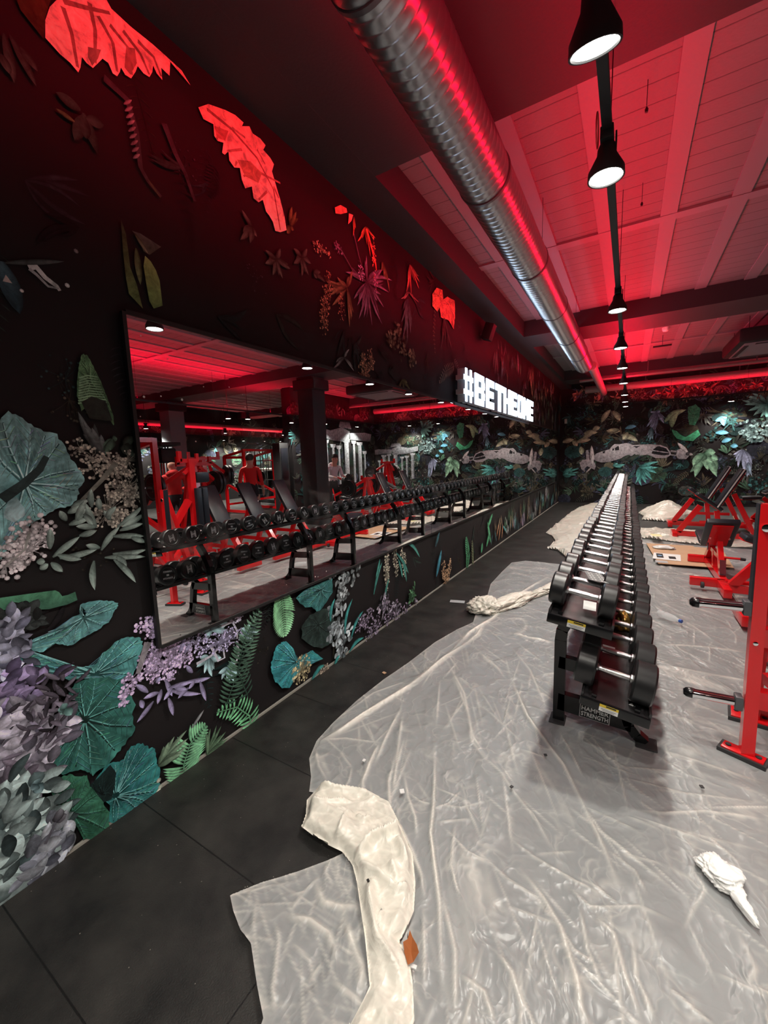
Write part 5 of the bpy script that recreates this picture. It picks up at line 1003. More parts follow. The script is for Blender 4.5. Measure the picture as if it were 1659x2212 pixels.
edge_near = FL(890, 2230, 893, 2120, 880, 2010, 893, 1930, 890, 1860, 850, 1790, 790, 1745, 720, 1722, 668, 1712, 672, 1680, 668, 1640, 684, 1602, 720, 1562, 770, 1515, 830, 1468, 880, 1434, 940, 1388, 985, 1362, 1022, 1345, 1030, 1320, 1052, 1290, 1060, 1262, 1085, 1235, 1105, 1216, 1135, 1212)
main_near = [(2.9, 0.25), (1.55, 0.25)]+edge_near+[(1.2, 6.0), (2.9, 6.1)]
sheet('sheet_film', main_near, 0.0062, 5, 0.010, M['film'], CR, f=2.0, ang=0.9, parent=sh, auto=520, grow=0.45)
far_part = [(2.9, 0.25), (1.55, 0.25), (1.7, -1.5), (4.4, -1.5), (4.6, 3.0), (4.3, 6.0), (4.5, 9.0), (3.4, 9.15), (2.8, 9.4), (2.0, 9.25), (1.25, 9.0), (1.2, 6.0), (2.9, 6.1)]
sheet('sheet_film', far_part, 0.024, 6, 0.020, M['film'], [], f=1.8, ang=0.2, parent=sh, auto=350, alen=2.0)
t = thing('plastic_dust_sheet', 'loose plastic corner flap spreading over the black rubber at bottom left', 'dust sheet', (0, 0, 0), 0, 'plastic dust sheets')
fl = FL(498, 1946, 560, 1920, 640, 1895, 712, 1868, 745, 1852, 800, 1868, 850, 1905, 885, 1960, 880, 2040, 893, 2120, 893, 2230)+[(1.45, .3), (1.2, .3)]+FL(570, 2214, 556, 2140, 543, 2050, 520, 2020, 505, 1980)
CR2 = [(Z6(*q), a, w_) for q, a, w_ in (((380, 1300, 560, 1330, 700, 1430, 780, 1620), .024, .03), ((330, 1360, 350, 1500, 300, 1800, 310, 2030), .016, .016), ((600, 1050, 660, 1200, 800, 1250, 930, 1240), .02, .03), ((180, 1180, 130, 1440), .012, .014), ((780, 1260, 880, 1500, 930, 1700, 940, 1900), .022, .03), ((700, 900, 660, 1000, 730, 1060), .016, .014), ((720, 1750, 900, 1900, 1000, 2040), .016, .02), ((650, 1640, 560, 1780), .010, .01), ((400, 1150, 520, 1120, 650, 1020), .012, .012), ((440, 1480, 540, 1640, 620, 1900), .010, .012), ((540, 1130, 430, 1290), .014, .012))]
sheet('sheet_film', fl, 0.007, 11, 0.014, M['film'], CR2, f=2.6, ang=1.2, base=0.022, parent=t, auto=130, alen=.8)
t = thing('plastic_dust_sheet', 'bunched cream roll of plastic film at the edge of the sheet in the foreground', 'dust sheet', (0, 0, 0), 0, 'plastic dust sheets')
roll = FL(690, 1716, 730, 1712, 790, 1722, 840, 1752, 862, 1800, 892, 1870, 898, 1930, 895, 1990, 872, 2045, 862, 2060, 885, 2100, 892, 2150, 896, 2230)+[(1.47, .35), (1.30, .35)]+FL(800, 2160, 790, 2060, 780, 1990, 772, 1930, 762, 1890, 740, 1860, 690, 1835, 652, 1806, 662, 1778, 664, 1745)
CR3 = [(Z6(*q), a*2.2, w_*1.2) for q, a, w_ in (((560, 400, 760, 420, 960, 440, 1060, 520), .035, .03), ((550, 560, 640, 570, 780, 530, 900, 540), .035, .025), ((880, 960, 1000, 840, 1180, 760, 1200, 750), .035, .025), ((900, 620, 960, 680, 1040, 640), .025, .018), ((880, 960, 1020, 1060, 1180, 1190, 1300, 1180), .025, .02), ((1020, 1100, 1000, 1240, 1040, 1500, 1160, 1700, 1250, 1900), .05, .03), ((1100, 1290, 1060, 1480, 1080, 1640), .035, .02), ((1180, 820, 1250, 960, 1290, 1060), .03, .03), ((1240, 1300, 1180, 1480, 1260, 1700, 1290, 2000), .045, .03), ((950, 1300, 940, 1600, 1000, 2000), .035, .03), ((1130, 1000, 1220, 1180), .02, .02), ((760, 830, 820, 650, 880, 600), .03, .02))]
sheet('sheet_film', roll, 0.0065, 17, 0.075, M['film_cream'], CR3, f=3.0, ang=1.5, base=0.035, fold0=0.35, edge=0.02, parent=t, auto=260, alen=1.15)
t = thing('plastic_dust_sheet', 'knotted lump of gathered plastic at the left edge of the big sheet', 'dust sheet', (*FL(1045, 1322)[0], 0.012), 0, 'plastic dust sheets')
crumple('sheet_lump', M['film_cream'], (0, 0, 0), (0.15, 0.14, 0.12), 3, 5, .5, 2.6, parent=t)
crumple('sheet_lump', M['film_cream'], (0.2, 0.33, 0), (0.10, 0.38, 0.07), 9, 5, .5, 2.6, rz=-0.35, parent=t)
crumple('sheet_lump', M['film_cream'], (0.48, 0.95, 0), (0.08, 0.45, 0.05), 10, 5, .5, 2.6, rz=-0.42, parent=t)
t = thing('plastic_dust_sheet', 'rumpled pale plastic sheet strip left of the rack, farther down the aisle', 'dust sheet', (0, 0, 0), 0, 'plastic dust sheets')
left_far = FL(1228, 1232, 1222, 1205, 1205, 1190, 1182, 1186, 1200, 1170, 1192, 1158, 1178, 1152, 1196, 1138, 1215, 1122, 1232, 1108, 1250, 1098, 1275, 1092)+[(1.05, 13.3), (1.75, 13.3), (1.75, 5.7)]
sheet('sheet_film', left_far, 0.022, 23, 0.085, M['film_cream'], [], f=1.6, ang=0.3, fold0=0.25, parent=t, dome=lambda X, Y: 0.10*np.exp(-((X-1.25)/.4)**2)*vnoise(X*2, Y*1.4, 77))
t = thing('plastic_dust_sheet', 'heaped pile of crumpled plastic right of the far end of the rack', 'dust sheet', (0, 0, 0), 0, 'plastic dust sheets')
sheet('sheet_film', [(2.2, 10.7), (2.6, 10.55), (3.0, 10.9), (3.25, 11.6), (3.3, 12.3), (2.9, 12.7), (2.4, 12.5), (2.15, 11.8), (2.25, 11.2)], 0.02, 29, 0.12, M['film_cream'], [], f=1.8, ang=0.9, fold0=0.3, dome=lambda X, Y: 0.30*np.exp(-((X-2.72)/.36)**2-((Y-11.7)/.75)**2), parent=t)
t = thing('plastic_dust_sheet', 'crumpled white plastic ridge between the cardboard and the far machines', 'dust sheet', (0, 0, 0), 0, 'plastic dust sheets')
sheet('sheet_film', [(2.15, 8.3), (3.0, 8.0), (4.3, 8.1), (4.4, 8.9), (3.3, 9.2), (2.6, 9.4), (2.1, 9.3)], 0.022, 37, 0.10, M['film_cream'], [], f=2.0, ang=0.0, fold0=0.2, base=0.03, parent=t)

# small things lying about on the floor
o = crumple('cleaning_cloth', mat('white_tissue', (0.86, 0.86, 0.84), 0.8), (*FL(1556, 1906)[0], 0.02), (0.060, 0.068, 0.040), 13, 5, .5, 2.4, rz=0.5); tag(o, 'crumpled white cloth on the plastic sheet at lower right', 'cloth')
co = crumple('cloth_tail', o.data.materials[0], (0.042, -0.085, 0), (0.018, 0.055, 0.025), 15, 4, .5, 2.4, rz=0.5, parent=o)
lf = MB(); lp = [(-.012, -.045), (.004, -.035), (.022, -.018), (.016, .005), (.004, .028), (-.004, .048), (-.012, .02), (-.026, .006), (-.022, -.02)]
vs = [lf.bm.verts.new((x, y, 0.010+0.012*abs(x)/.02)) for x, y in lp]; c_ = lf.bm.verts.new((-.002, -.004, .004))
for i in range(len(vs)): lf.bm.faces.new((vs[i], vs[(i+1) % len(vs)], c_))
o = lf.build('dry_leaf', M['leaf_brown'], smooth=False); p = FL(890, 2082)[0]; o.location = (p[0], p[1], 0.045); o.rotation_euler = (0, 0, 0.5); tag(o, 'curled dry brown leaf on the plastic near the bottom edge', 'leaf')
slip('paper_scrap', 'flat white paper strip on the black rubber beside the wall', (*FL(988, 1300)[0], 0.004), (0.155, 0.075), (0, 0, 0.25), M['card_grey'] if False else mat('grey_white_paper', (0.42, 0.44, 0.46), 0.6))
for k, (q, s_, lab) in enumerate((((787, 1654), .014, 'tiny white square scrap on the sheet, upper one near the left edge'), ((869, 1722), .020, 'small white square scrap on the sheet, lower one by the bunched roll'), ((830, 1455), .022, 'small brown scrap on the black rubber beside the sheet edge'), ((1178, 1642), .012, 'small dark crumb at the near edge of the rack shadow'), ((1105, 1712), .012, 'black speck in a fold of the sheet below the rack'), ((1515, 1712), .014, 'dark oval speck on the sheet at right'), ((797, 1950), .008, 'tiny black speck on the cream roll of film'), ((893, 2115), .010, 'small white tie beside the dry brown leaf'))):
    mt = [M['paper'], M['paper'], M['cardboard'], M['rubber_foot'], M['rubber_foot'], M['rubber_foot'], M['ink'], M['paper']][k]; p = FL(*q)[0]
    tag(MB().box((0, 0, 0), (s_, s_*(2.2 if k in (7,) else 1.2), 0.004), Matrix.Rotation(k*.7, 3, 'Z')).build('scrap', mt, smooth=False), lab, 'scrap').location = (p[0], p[1], [0.03, 0.03, 0.006, 0.03, 0.03, 0.03, 0.09, 0.045][k])
t = thing('plastic_bottle', 'clear empty plastic bottle with blue cap lying on the sheet', 'bottle', (*FL(1422, 1336)[0], 0.055), 0)
p1 = Vector((*FL(1478, 1358)[0], 0.055))-Vector(t.location); ax = p1.normalized()
MB().lathe([(0, 0), (.028, 0), (.032, .006), (.032, .05), (.030, .055), (.032, .06), (.032, .12), (.030, .125), (.030, .14), (.014, .185), (.013, .20)], (0, 0, 0), ax, 18).build('bottle_body', M['clear'], t)
MB().lathe([(0, .197), (.016, .197), (.016, .217), (0, .218)], (0, 0, 0), ax, 14).build('bottle_cap', M['blue'], t)
cb = thing('cardboard_sheet', 'flattened brown cardboard on the floor right of the rack', 'cardboard', (2.55, 7.1, 0.045))
MB().box((0, 0, 0), (0.62, 1.35, 0.008), Matrix.Rotation(0.07, 3, 'Z')).build('cardboard_panel', M['cardboard'], cb, smooth=False); MB().box((0.40, 0.05, -0.008), (0.35, 1.2, 0.006), Matrix.Rotation(-0.05, 3, 'Z')).build('cardboard_flap', M['cardboard'], cb, smooth=False)
t = thing('instruction_leaflet', 'white leaflet with a blue and a black picture lying on the cardboard', 'leaflet', (2.41, 6.83, 0.053)); MB().box((0, 0, 0), (0.32, 0.40, 0.003), Matrix.Rotation(-0.08, 3, 'Z')).build('leaflet_page', M['paper'], t, smooth=False)
MB().box((-0.08, 0.03, 0.003), (0.08, 0.26, 0.001)).build('dark_picture', M['ink'], t, smooth=False); MB().lathe([(0, 0), (.03, 0), (.03, .001), (0, .001)], (-.08, .03, .0036), (0, 0, 1), 16).build('blue_picture', M['blue_print'], t, smooth=False); MB().box((0.06, -0.05, 0.003), (0.08, 0.15, 0.001)).build('dark_picture', M['ink'], t, smooth=False)
o = crumple('paper_wad', M['paper'], (2.42, 7.42, 0.055), (0.13, 0.10, 0.03), 21, 4, .5); tag(o, 'crumpled white paper on the far end of the cardboard', 'paper')
slip('paper_label', 'small printed label sheet at the near left corner of the cardboard', (2.33, 6.50, 0.052), (0.14, 0.12), (0, 0, .05), M['logo'])
slip('paper_scrap', 'pale yellow scrap on the sheet behind the cardboard', (2.34, 8.1, 0.13), (0.14, 0.22), (0, 0, .2), mat('pale_yellow_paper', (0.8, 0.76, 0.42), 0.7))

# ------------------------------------------------------------------ red benches and machines
def bench(x, y, rz, label, pb=(-0.02, 0.56), pt=(-0.40, 1.18), sf=(0.36, 0.62), sb=(0.03, 0.50), white=False, wpad=0.27, detail=True, group='red framed benches'):
    """faces local +Y; pb/pt bottom and top of the back pad, sb/sf rear and front of the seat, as (y, z)"""
    t = thing('weight_bench', label, 'bench', (x, y, 0.02), rz, group)
    MB().bar((0, 0.46, 0.09), (0, -0.72, 0.09), 0.06, 0.08).bar((0, 0.40, 0.12), (0, 0.12, (sf[1]+sb[1])/2-.05), 0.06, 0.08).bar((0, -0.60, 0.12), (0, (pb[0]+pt[0])/2-0.03, (pb[1]+pt[1])/2-0.08), 0.05, 0.07).bar((0, -0.15, 0.12), (0, pb[0]+.02, pb[1]-0.06), 0.05, 0.07).bar((0, 0.12, 0.30), (0, -0.45, 0.30), 0.04, 0.05).build('bench_frame', M['red'], t, smooth=False)
    a, b = Vector((0, *pb)), Vector((0, *pt)); d = (b-a).normalized(); nrm = Vector((0, d.z, -d.y))
    o = MB().bar(a+nrm*.035, b+nrm*.035, wpad, 0.065, bevel=0.018, up=tuple(nrm)).build('back_pad', M['pad'], t); MB().bar(a-nrm*.006+d*.05, b-nrm*.006-d*.04, wpad*.62, 0.012, up=tuple(nrm)).build('back_plate', M['red'], t, smooth=False)
    if white: MB().bar(a+nrm*.035-d*.004, b+nrm*.035+d*.004, wpad+.008, 0.018, up=tuple(nrm)).build('pad_piping', M['white_trim'], o, smooth=False)
    a, b = Vector((0, *sb)), Vector((0, *sf)); d = (b-a).normalized(); nrm = Vector((0, -d.z, d.y))
    MB().bar(a+nrm*.03, b+nrm*.03, wpad, 0.06, bevel=0.018, up=tuple(nrm)).build('seat_pad', M['pad'], t); MB().bar(a-nrm*.004, b-nrm*.004, wpad*.6, 0.012, up=tuple(nrm)).build('seat_plate', M['red'], t, smooth=False)
    for yy, w_, nm in ((0.46, 0.40, 'front_foot'), (-0.72, 0.60, 'rear_foot')): MB().box((0, yy, 0.08), (w_, 0.07, 0.09), bevel=0.004).build(nm, M['red'], t)
    if detail:
        for sgn in (-1, 1): MB().lathe([(0, -.015), (.03, -.015), (.034, -.01), (.034, .01), (.03, .015), (0, .015)], (sgn*0.19, -0.775, 0.055), (1, 0, 0), 16).build('transport_wheel', M['rubber_foot'], t)
        MB().bar((0, -0.62, 0.14), (0, -0.56, 0.30), 0.055, 0.02).build('adjustment_ladder', M['chrome'], t, smooth=False)
        h = MB().tube([(0.02, -0.50, 0.32), (0.16, -0.52, 0.32)], 0.012, 10).build('adjustment_handle', M['red'], t); MB().tube([(0.155, -0.52, 0.32), (0.20, -0.52, 0.315)], 0.016, 10).build('handle_grip', M['rubber_foot'], h)
        MB().tube([(-0.10, -0.30, 0.44), (-0.10, -0.33, 0.36)], 0.008, 8).build('lock_pin', M['chrome'], t)
        for sgn in (-1, 1): MB().lathe([(0, 0), (.012, 0), (.012, .008), (0, .01)], (sgn*wpad*.28, (pb[0]+pt[0])/2-.03, (pb[1]+pt[1])/2-.03), (0, -1, -.3), 8).build('bolt', M['chrome'], t)
    return t
bench(2.83, 6.22, 0, 'red adjustable bench turned away from the camera beside the cardboard', pb=(-0.10, 0.36), pt=(-0.48, 0.70), sf=(0.40, 0.42), sb=(-0.02, 0.36), wpad=0.30)
bench(3.26, 3.85, PI/2, 'incline bench nearest the tall press machine, left one of the mirrored row')
bench(3.26, 4.52, PI/2, 'second incline bench from the left in the mirrored row')
bench(3.26, 5.30, PI/2, 'incline bench just left of the black column in the mirror')
bench(3.08, 8.55, PI/2, 'nearer of the two red incline benches against the end wall foliage', pb=(-0.12, 0.56), pt=(-0.42, 1.17), sf=(0.20, 0.76), sb=(-0.14, 0.50), white=True)
bench(3.10, 9.75, PI/2, 'farther of the two red incline benches against the end wall foliage', pb=(-0.12, 0.56), pt=(-0.42, 1.17), sf=(0.20, 0.76), sb=(-0.14, 0.50), white=True)
bench(4.45, 10.6, PI/2, 'red bench with a long flat pale-edged pad behind the two incline benches', pb=(0.25, 0.60), pt=(-0.60, 1.02), sf=(0.60, 0.50), sb=(0.3, 0.52), white=True)
def plate(mb, c, ax, r=0.22, th=0.045): mb.lathe([(0.03, -th/2), (r*.3, -th/2), (r*.34, -th/4), (r*.8, -th/4), (r*.86, -th/2), (r, -th/2), (r, th/2), (r*.86, th/2), (r*.8, th/4), (r*.34, th/4), (r*.3, th/2), (0.03, th/2)], c, ax, 28); return mb
# tall bench-press machine at the right edge
t = thing('bench_press_machine', 'tall bright red press bench with chrome weight pegs at the right edge', 'weight machine', (2.46, 2.5, 0.02))
MB().bar((0, 0, 0.02), (-0.01, 0, 1.27), 0.052, 0.055).build('front_upright', M['red'], t, smooth=False)
MB().bar((0.10, 0.38, 0.02), (0.03, 0.03, 1.18), 0.055, 0.06).bar((0.11, 0.40, 0.05), (0.54, 0.68, 0.05), 0.05, 0.06).build('rear_strut', M['red'], t, smooth=False)
MB().bar((0.54, 0.70, 0.02), (0.54, 0.70, 1.60), 0.07, 0.075).build('rear_upright', M['red'], t, smooth=False)
MB().bar((0.52, 0.62, 1.08), (0.50, 0.16, 0.48), 0.06, 0.07).bar((0.50, 0.16, 0.48), (0.05, 0.02, 0.40), 0.05, 0.06).bar((0.52, 0.60, 0.62), (0.52, 0.30, 0.30), 0.05, 0.06).build('side_brace', M['red'], t, smooth=False)
fr = MB()
for z in (0.30, 0.62): fr.bar((0.02, 0.03, z), (1.25, 0.03, z), 0.06, 0.09)
fr.bar((1.25, 0, 0.02), (1.25, 0, 1.10), 0.075, 0.07)
fr.build('cross_frame', M['red'], t, smooth=False)
for k, (c, sz, rz) in enumerate((((-0.012, 0.0, 0.0), (0.165, 0.065), -0.42), ((0.09, 0.39, 0.0), (0.17, 0.13), -0.15), ((1.25, 0.0, 0.0), (0.20, 0.08), 0.3), ((0.54, 0.70, 0.0), (0.18, 0.12), 0.1))):
    R = Matrix.Rotation(rz, 3, 'Z'); f_ = MB().box((c[0], c[1], 0.012), (sz[0], sz[1], 0.012), R, bevel=0.003).build('foot_plate', M['red'], t)
    pts = [(c[0]+(R @ Vector((sx_*(sz[0]/2+.012), sy_*(sz[1]/2+.012), 0))).x, c[1]+(R @ Vector((sx_*(sz[0]/2+.012), sy_*(sz[1]/2+.012), 0))).y) for sx_, sy_ in ((-1, -1), (1, -1), (1, 1), (-1, 1))]
    MB().prism(pts, -0.012, 0.010).build('rubber_foot', M['rubber_foot'], f_, smooth=False)
    for q in (-1, 1):
        v = R @ Vector((q*sz[0]*.36, 0, 0)); MB().lathe([(0, 0), (.012, 0), (.012, .006), (0, .007)], (c[0]+v.x, c[1]+v.y, 0.018), (0, 0, 1), 8).build('bolt', M['rubber_foot'], f_)
for z in (0.765, 0.275):
    a = MB().lathe([(0, -0.245), (0.016, -0.245), (0.023, -0.235), (0.026, -0.22), (0.026, -0.205), (0.0235, -0.20), (0.0235, -0.045), (0.0, -0.045)], (-0.02, 0, z+0.0), (1, 0, 0.03), 20).build('weight_peg', M['chrome'], t)
    MB().lathe([(0, -0.250), (0.014, -0.249), (0.023, -0.238), (0.026, -0.222), (0.0262, -0.212), (0, -.212)], (-0.02, 0, z), (1, 0, 0.03), 20).build('peg_cap', M['black_paint'], a)
    MB().box((-0.048, 0, z), (0.03, 0.06, 0.07), bevel=0.004).build('peg_collar', M['grey_bracket'], t)
MB().box((-0.034, 0.0, 1.02), (0.014, 0.05, 0.50)).build('upright_guard', M['pad'], t, smooth=False)
MB().lathe([(0, 0), (.018, 0), (.018, .01), (0, .014)], (-0.01, -0.026, 1.16), (0, -1, 0), 14).lathe([(0, 0), (.010, 0), (.010, .006), (0, .01)], (-0.01, -0.026, 0.6), (0, -1, 0), 10).build('bolt', M['chrome'], t)
for yy in (0.72, 0.81): MB().box((0.46, yy, 0.95), (0.06, 0.075, 0.56), bevel=0.01).build('bar_guard', M['pad'], t)
MB().bar((0.54, 0.56, 1.58), (0.54, 0.80, 1.58), 0.04, 0.05).bar((0.54, 0.56, 1.57), (0.54, 0.56, 1.70), 0.04, 0.05).bar((0.54, 0.80, 1.57), (0.54, 0.80, 1.67), 0.03, 0.04).bar((0.54, 0.60, 1.42), (0.54, 0.78, 1.56), .03, .04).build('bar_catch', M['red'], t, smooth=False)
MB().bar((0.95, 0.15, 0.46), (0.95, 1.0, 0.46), 0.28, 0.08, bevel=0.02).build('bench_pad', M['pad'], t); MB().bar((0.95, 0.2, 0.04), (0.95, 0.35, 0.44), 0.06, 0.06).bar((0.95, 0.95, 0.04), (0.95, 0.8, 0.42), 0.06, 0.06).bar((0.95, 0.05, 0.04), (0.95, 0.95, 0.04), 0.06, 0.06).build('bench_support', M['red'], t, smooth=False)
MB().box((0.60, 0.88, 1.36), (0.09, 0.20, 0.14), bevel=0.02).build('head_pad', M['pad'], t)
for z, x0 in ((0.765, 1.33), (0.275, 1.33)): MB().tube([(x0, 0, z), (x0+.22, 0, z)], 0.024, 14).build('weight_peg', M['chrome'], t)
o = MB().tube([(0.30, 0.42, 0.62), (0.52, 0.42, 0.62)], 0.024, 14).build('weight_peg', M['chrome'], t); MB().box((0.28, 0.42, 0.62), (0.05, 0.09, 0.09), bevel=0.005).build('peg_collar', M['grey_bracket'], t)
# power frame and lever machines, seen in the mirror
def power_frame(x, y, rz, label):
    t = thing('squat_rack', label, 'squat rack', (x, y, 0.01), rz, 'red machines'); m = MB()
    for a in (-.6, .6):
        for b in (-.45, .45): m.bar((a, b, 0), (a, b, 1.95 if b > 0 else 1.75), .075, .075)
        m.bar((a, -.45, 1.75), (a, .45, 1.9), .07, .07).bar((a, -.6, .05), (a, .6, .05), .08, .08).bar((a, -.45, .9), (a, .45, .55), .06, .06)
    m.bar((-.6, .45, 1.92), (.6, .45, 1.92), .07, .07).bar((-.6, -.45, 1.72), (.6, -.45, 1.72), .08, .08).bar((-.6, .45, .4), (.6, .45, .4), .07, .07).bar((-.6, -.45, .25), (.6, -.45, .25), .06, .06); m.build('rack_frame', M['red'], t, smooth=False)
    MB().bar((0, -.5, .48), (0, .5, .48), .28, .08, bevel=.02).build('seat_pad', M['pad'], t); MB().tube([(-1.05, -.5, 1.05), (1.05, -.5, 1.05)], .014, 10).build('barbell', M['chrome'], t)
    for s_ in (-1, 1):
        for k in (0, 1): plate(MB(), (s_*(.78+k*.06), -.5, 1.05), (1, 0, 0), .21).build('weight_plate', M['iron'], t)
    return t
def lever_machine(x, y, rz, label, s=1.0):
    t = thing('plate_loaded_machine', label, 'weight machine', (x, y, 0.01), rz, 'red machines'); m = MB()
    m.bar((-.45, 0, .05), (.45, 0, .05), .08, .08).bar((0, -.7, .05), (0, .7, .05), .08, .08).bar((0, .55, .05), (0, .30, 1.7*s), .09, .09).bar((0, -.55, .08), (0, -.1, .5), .07, .07).bar((-.42, .40, .05), (-.10, .34, 1.55*s), .06, .06).bar((.42, .40, .05), (.10, .34, 1.55*s), .06, .06)
    for q in (-1, 1): m.bar((q*.08, .34, 1.62*s), (q*.45, .20, 1.35*s), .06, .06).bar((q*.45, .20, 1.38*s), (q*.42, -.45, .95*s), .06, .06).bar((q*.30, .36, 1.66*s), (q*.30, .36, 1.80*s), .05, .05)
    m.bar((-.33, .36, 1.66*s), (.33, .36, 1.66*s), .05, .06).build('machine_frame', M['red'], t, smooth=False)
    MB().bar((0, -.12, .50), (0, .22, 1.15*s), .30, .08, bevel=.02, up=(0, -1, .4)).build('back_pad', M['pad'], t); MB().bar((0, -.50, .50), (0, -.1, .47), .34, .08, bevel=.02).build('seat_pad', M['pad'], t)
    for q in (-1, 1):
        MB().tube([(q*.45, .12, 1.28*s), (q*.78, .12, 1.28*s)], .024, 12).build('weight_peg', M['chrome'], t)
        for k in (0, 1): plate(MB(), (q*(.54+k*.07), .12, 1.28*s), (1, 0, 0), .22).build('weight_plate', M['iron'], t)
        MB().tube([(q*.42, -.45, .95*s), (q*.30, -.62, .95*s)], .018, 10).build('hand_grip', M['rubber_foot'], t)
    return t
power_frame(4.75, 2.9, PI/2, 'red squat rack filling the left edge of the mirror')
lever_machine(4.9, 4.3, PI/2, 'red plate-loaded machine with black plates between the squat rack and the benches', .93)
lever_machine(6.3, 5.6, PI/2+.3, 'tall dark red lever machine left of the man in the cap', 1.0)
lever_machine(6.15, 10.2, PI, 'red plate-loaded machine in front of the person in the white hooded top', .7)
lever_machine(4.55, 9.15, PI/2, 'low red machine with black plates before the temple wallpaper', .62)
lever_machine(5.3, 11.6, PI/2+.2, 'narrow red machine standing against the end wall foliage', .85)
power_frame(8.6, 9.0, PI/2, 'red frame rack beside the distant chrome cable machine')
# chrome multi-station seen far back in the mirror
t = thing('cable_machine', 'distant chrome cable machine with many upright poles', 'cable machine', (10.6, 11.6, 0.01), .2)
m = MB()
for k in range(12): m.tube([(-1.1+k*.2, (-1)**k*.35, 0), (-1.1+k*.2, (-1)**k*.35, 2.1)], .022, 8)
m.build('guide_rods', M['chrome'], t)
m = MB()
for q in (-1, 1): m.tube([(-1.3, q*.35, 2.1), (-.6, q*.45, 2.28), (0, q*.4, 2.2), (.6, q*.45, 2.3), (1.3, q*.35, 2.1)], .045, 8)
m.box((0, 0, .06), (2.6, .9, .10)).build('top_frame', M['matte_black'], t)
for q in (-.8, 0, .8): MB().box((q, 0, .65), (.22, .30, 1.1), bevel=.01).build('weight_stack', M['iron'], t)
for k in range(4): MB().tube([(-1.5, -.6, .55+.35*k), (1.5, -.6, .55+.35*k)], .02, 8).build('barbell', M['chrome'], t)
t = thing('cable_machine', 'black and chrome pulley tower near the left edge of the mirror', 'cable machine', (9.3, 6.6, 0.01), .2)
m = MB()
for k in range(5): m.tube([(-.4+k*.2, 0, 0), (-.4+k*.2, 0, 2.05)], .022, 8)
m.build('guide_rods', M['chrome'], t); MB().box((0, 0, 2.1), (1.3, .5, .10), bevel=.02).box((-.3, 0, 1.8), (.3, .4, .4), bevel=.05).box((0, 0, .05), (1.2, .8, .08)).build('top_frame', M['matte_black'], t)
for k in range(4): MB().box((10.6+0, 0, 0), (.01, .01, .01)) if False else None
t = thing('locker', 'distant cream lockers at the far side of the room in the mirror', 'locker', (12.3, 13.9, 0)); MB().box((0, 0, .65), (.6, 2.6, 1.25), bevel=.01).build('locker_body', M['white_box'], t)
for k in range(4):
    d_ = MB().box((-.306, -.98+k*.65, .66), (.012, .62, 1.15), bevel=.003).build('locker_door', M['white_box'], t); MB().box((-.317, -.75+k*.65, .75), (.012, .02, .10)).build('door_handle', M['grey_bracket'], d_)
t = thing('speaker_cabinet', 'tall black cabinet beside the grey end of the divider wall', 'cabinet', (7.12, 8.9, 0)); MB().box((0, 0, 1.05), (.30, .35, 2.1), bevel=.01).build('cabinet_body', M['matte_black'], t); MB().box((-.155, 0, 1.5), (.01, .28, .9), bevel=.01).build('cabinet_grille', M['pad'], t)

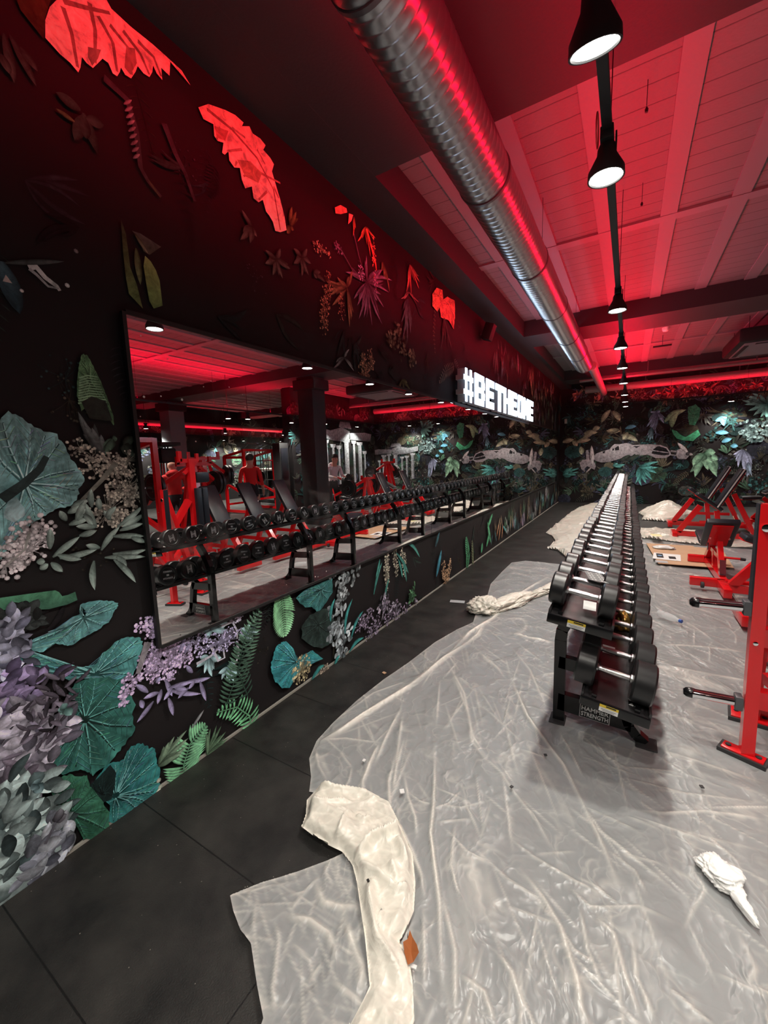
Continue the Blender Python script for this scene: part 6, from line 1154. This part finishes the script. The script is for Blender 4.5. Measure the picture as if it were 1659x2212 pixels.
# ------------------------------------------------------------------ people, seen in the mirror
def person(x, y, rz, label, top, legs, h=1.75, lean=0.0, arms='down', cap=False, bald=False, hood=False, elbow=.1, look=0.0):
    """faces local +Y"""
    t = thing('person', label, 'person', (x, y, 0.0), rz, None); s = h/1.75
    V = []; E = []; R = []; G = []
    def v(p, r, g, par=None):
        V.append(Vector(p)); R.append(r); G.append(g)
        if par is not None: E.append((par, len(V)-1))
        return len(V)-1
    lv = lambda z: lean*max(0, z-.95)
    pel = v((0, 0, .95), .135, 'l'); wai = v((0, lv(1.1), 1.10), .130, 't', pel); che = v((0, lv(1.32)+.01, 1.32), .155, 't', wai); neck = v((0, lv(1.47), 1.47), .062, 's', che); hd0 = v((0, lv(1.56)+.02, 1.55), .070, 's', neck); hd1 = v((0, lv(1.64)+.03, 1.63), .092, 's', hd0); v((0, lv(1.70)+.02, 1.70), .075, 's', hd1); v((0, lv(1.6)+.115, 1.60), .018, 's', hd1)
    for q in (-1, 1):
        v((q*.092, lv(1.6)+.02, 1.61), .018, 's', hd1)
        hip = v((q*.10, 0, .88), .098, 'l', pel); kn = v((q*.12, .03, .49), .066, 'l', hip); an = v((q*.13, -.01, .10), .046, 'l', kn); v((q*.145, .16, .045), .040, 'h', an)
        sh_ = v((q*.19, lv(1.40), 1.40), .062, 't', che)
        if arms == 'down': el = v((q*.25, lv(1.12)-.02, 1.12), .048, 't', sh_); wr = v((q*.27, lv(.9)+elbow, .88), .032, 's', el); d = Vector((0, .15, -1)).normalized()
        else: el = v((q*.26, lv(1.15)+.08, 1.14), .050, 't', sh_); wr = v((q*.18, lv(1.1)+.33, 1.12), .034, 't', el); d = Vector((-q*.25, 1, -.15)).normalized()
        w_ = V[wr]; side = Vector((0, 1, 0)) if arms == 'down' else Vector((1, 0, 0)); pm = v(w_+d*.06, .030, 's', wr)
        for k, (off, ln) in enumerate(((-.026, .068), (-.009, .078), (.009, .074), (.026, .058))): a = v(V[pm]+side*off+d*.03, .0095, 's', pm); b_ = v(V[a]+d*ln*.5, .0085, 's', a); v(V[b_]+d*ln*.4+Vector((-q*.012, 0, 0)), .0075, 's', b_)
        a = v(w_+d*.03+side*(.034 if arms == 'down' else -q*.034), .011, 's', wr); v(V[a]+d*.035+side*(.014 if arms == 'down' else -q*.014), .009, 's', a)
    me = bpy.data.meshes.new('person_body'); me.from_pydata([tuple(p*s) for p in V], E, []); o = bpy.data.objects.new('body', me); COL.objects.link(o)
    sk = o.modifiers.new('skin', 'SKIN'); sb = o.modifiers.new('sub', 'SUBSURF'); sb.levels = sb.render_levels = 2
    if not me.skin_vertices: me.skin_vertices.new(name='') if hasattr(me.skin_vertices, 'new') else None
    if not me.skin_vertices:
        bm = bmesh.new(); bm.from_mesh(me); bm.verts.layers.skin.verify(); bm.to_mesh(me); bm.free()
    for i, r in enumerate(R): me.skin_vertices[0].data[i].radius = (r*s, r*s*(.72 if G[i] == 't' and i in (wai, che) else 1)); me.skin_vertices[0].data[i].use_root = (i == 0)
    dg = bpy.context.evaluated_depsgraph_get(); nm = bpy.data.meshes.new_from_object(o.evaluated_get(dg)); bpy.data.objects.remove(o)
    nm.name = 'person_body'; nm.materials.clear()
    for mt in (M['skin'], top, legs, M['hair'], M['cloth_dark']): nm.materials.append(mt)
    P = np.array([tuple(p*s) for p in V])
    for f in nm.polygons:
        d = ((P-np.array(f.center))**2).sum(1)-np.array(R)**2*.6; g = G[int(d.argmin())]; f.material_index = {'s': 0, 't': 1, 'l': 2, 'h': 3}[g]; f.use_smooth = True
    o = bpy.data.objects.new('body', nm); COL.objects.link(o); o.parent = t
    hc = V[hd1]*s
    if not bald:
        bm = bmesh.new(); bmesh.ops.create_uvsphere(bm, u_segments=20, v_segments=14, radius=.112*s); bmesh.ops.scale(bm, vec=(.88, 1.0, 1.0), verts=bm.verts); bmesh.ops.translate(bm, vec=hc+Vector((0, -.012, .035)), verts=bm.verts)
        bmesh.ops.delete(bm, geom=[q for q in bm.verts if q.co.z < hc.z+.02 and q.co.y > hc.y-.03 or q.co.z < hc.z-.05], context='VERTS'); m2 = bpy.data.meshes.new('hair'); 
        for f in bm.faces: f.smooth = True
        bm.to_mesh(m2); bm.free(); m2.materials.append(M['hair']); q = bpy.data.objects.new('cap' if cap else 'hair', m2); COL.objects.link(q); q.parent = t
    if cap: MB().box(hc+Vector((0, .135, .065)), (.14, .12, .012), bevel=.005).build('cap_brim', M['hair'], t)
    for q in (-1, 1): MB().lathe([(0, 0), (.010, .001), (0, .006)], hc+Vector((q*.033, .082, .01)), (0, 1, 0), 8).build('eye', M['ink'], t)
    MB().box(hc+Vector((0, .082, -.052)), (.045, .01, .008), bevel=.003).build('mouth', mat('lip', (.35, .12, .1), .5), t)
    if hood: crumple('hood', top, V[neck]*s+Vector((0, -.09, -.05)), (.13, .09, .10), 8, 4, .15, parent=t)
    return t
person(5.45, 9.2, PI*.62, 'person in a white hooded top bending over a machine, reflected right of the column', M['cloth_white'], M['cloth_dark'], 1.70, .28, 'fwd', hood=True)
person(6.0, 6.75, -PI*.2, 'person in a red shirt, black cap and dark trousers walking away, reflected mid mirror', M['cloth_red'], M['cloth_dark'], 1.76, .0, 'down', cap=True, elbow=.05)
person(5.9, 4.75, -PI*.35, 'bald person in a red hooded top reflected behind the squat rack', M['cloth_red'], M['cloth_dark'], 1.66, .15, 'fwd', bald=True, hood=True)
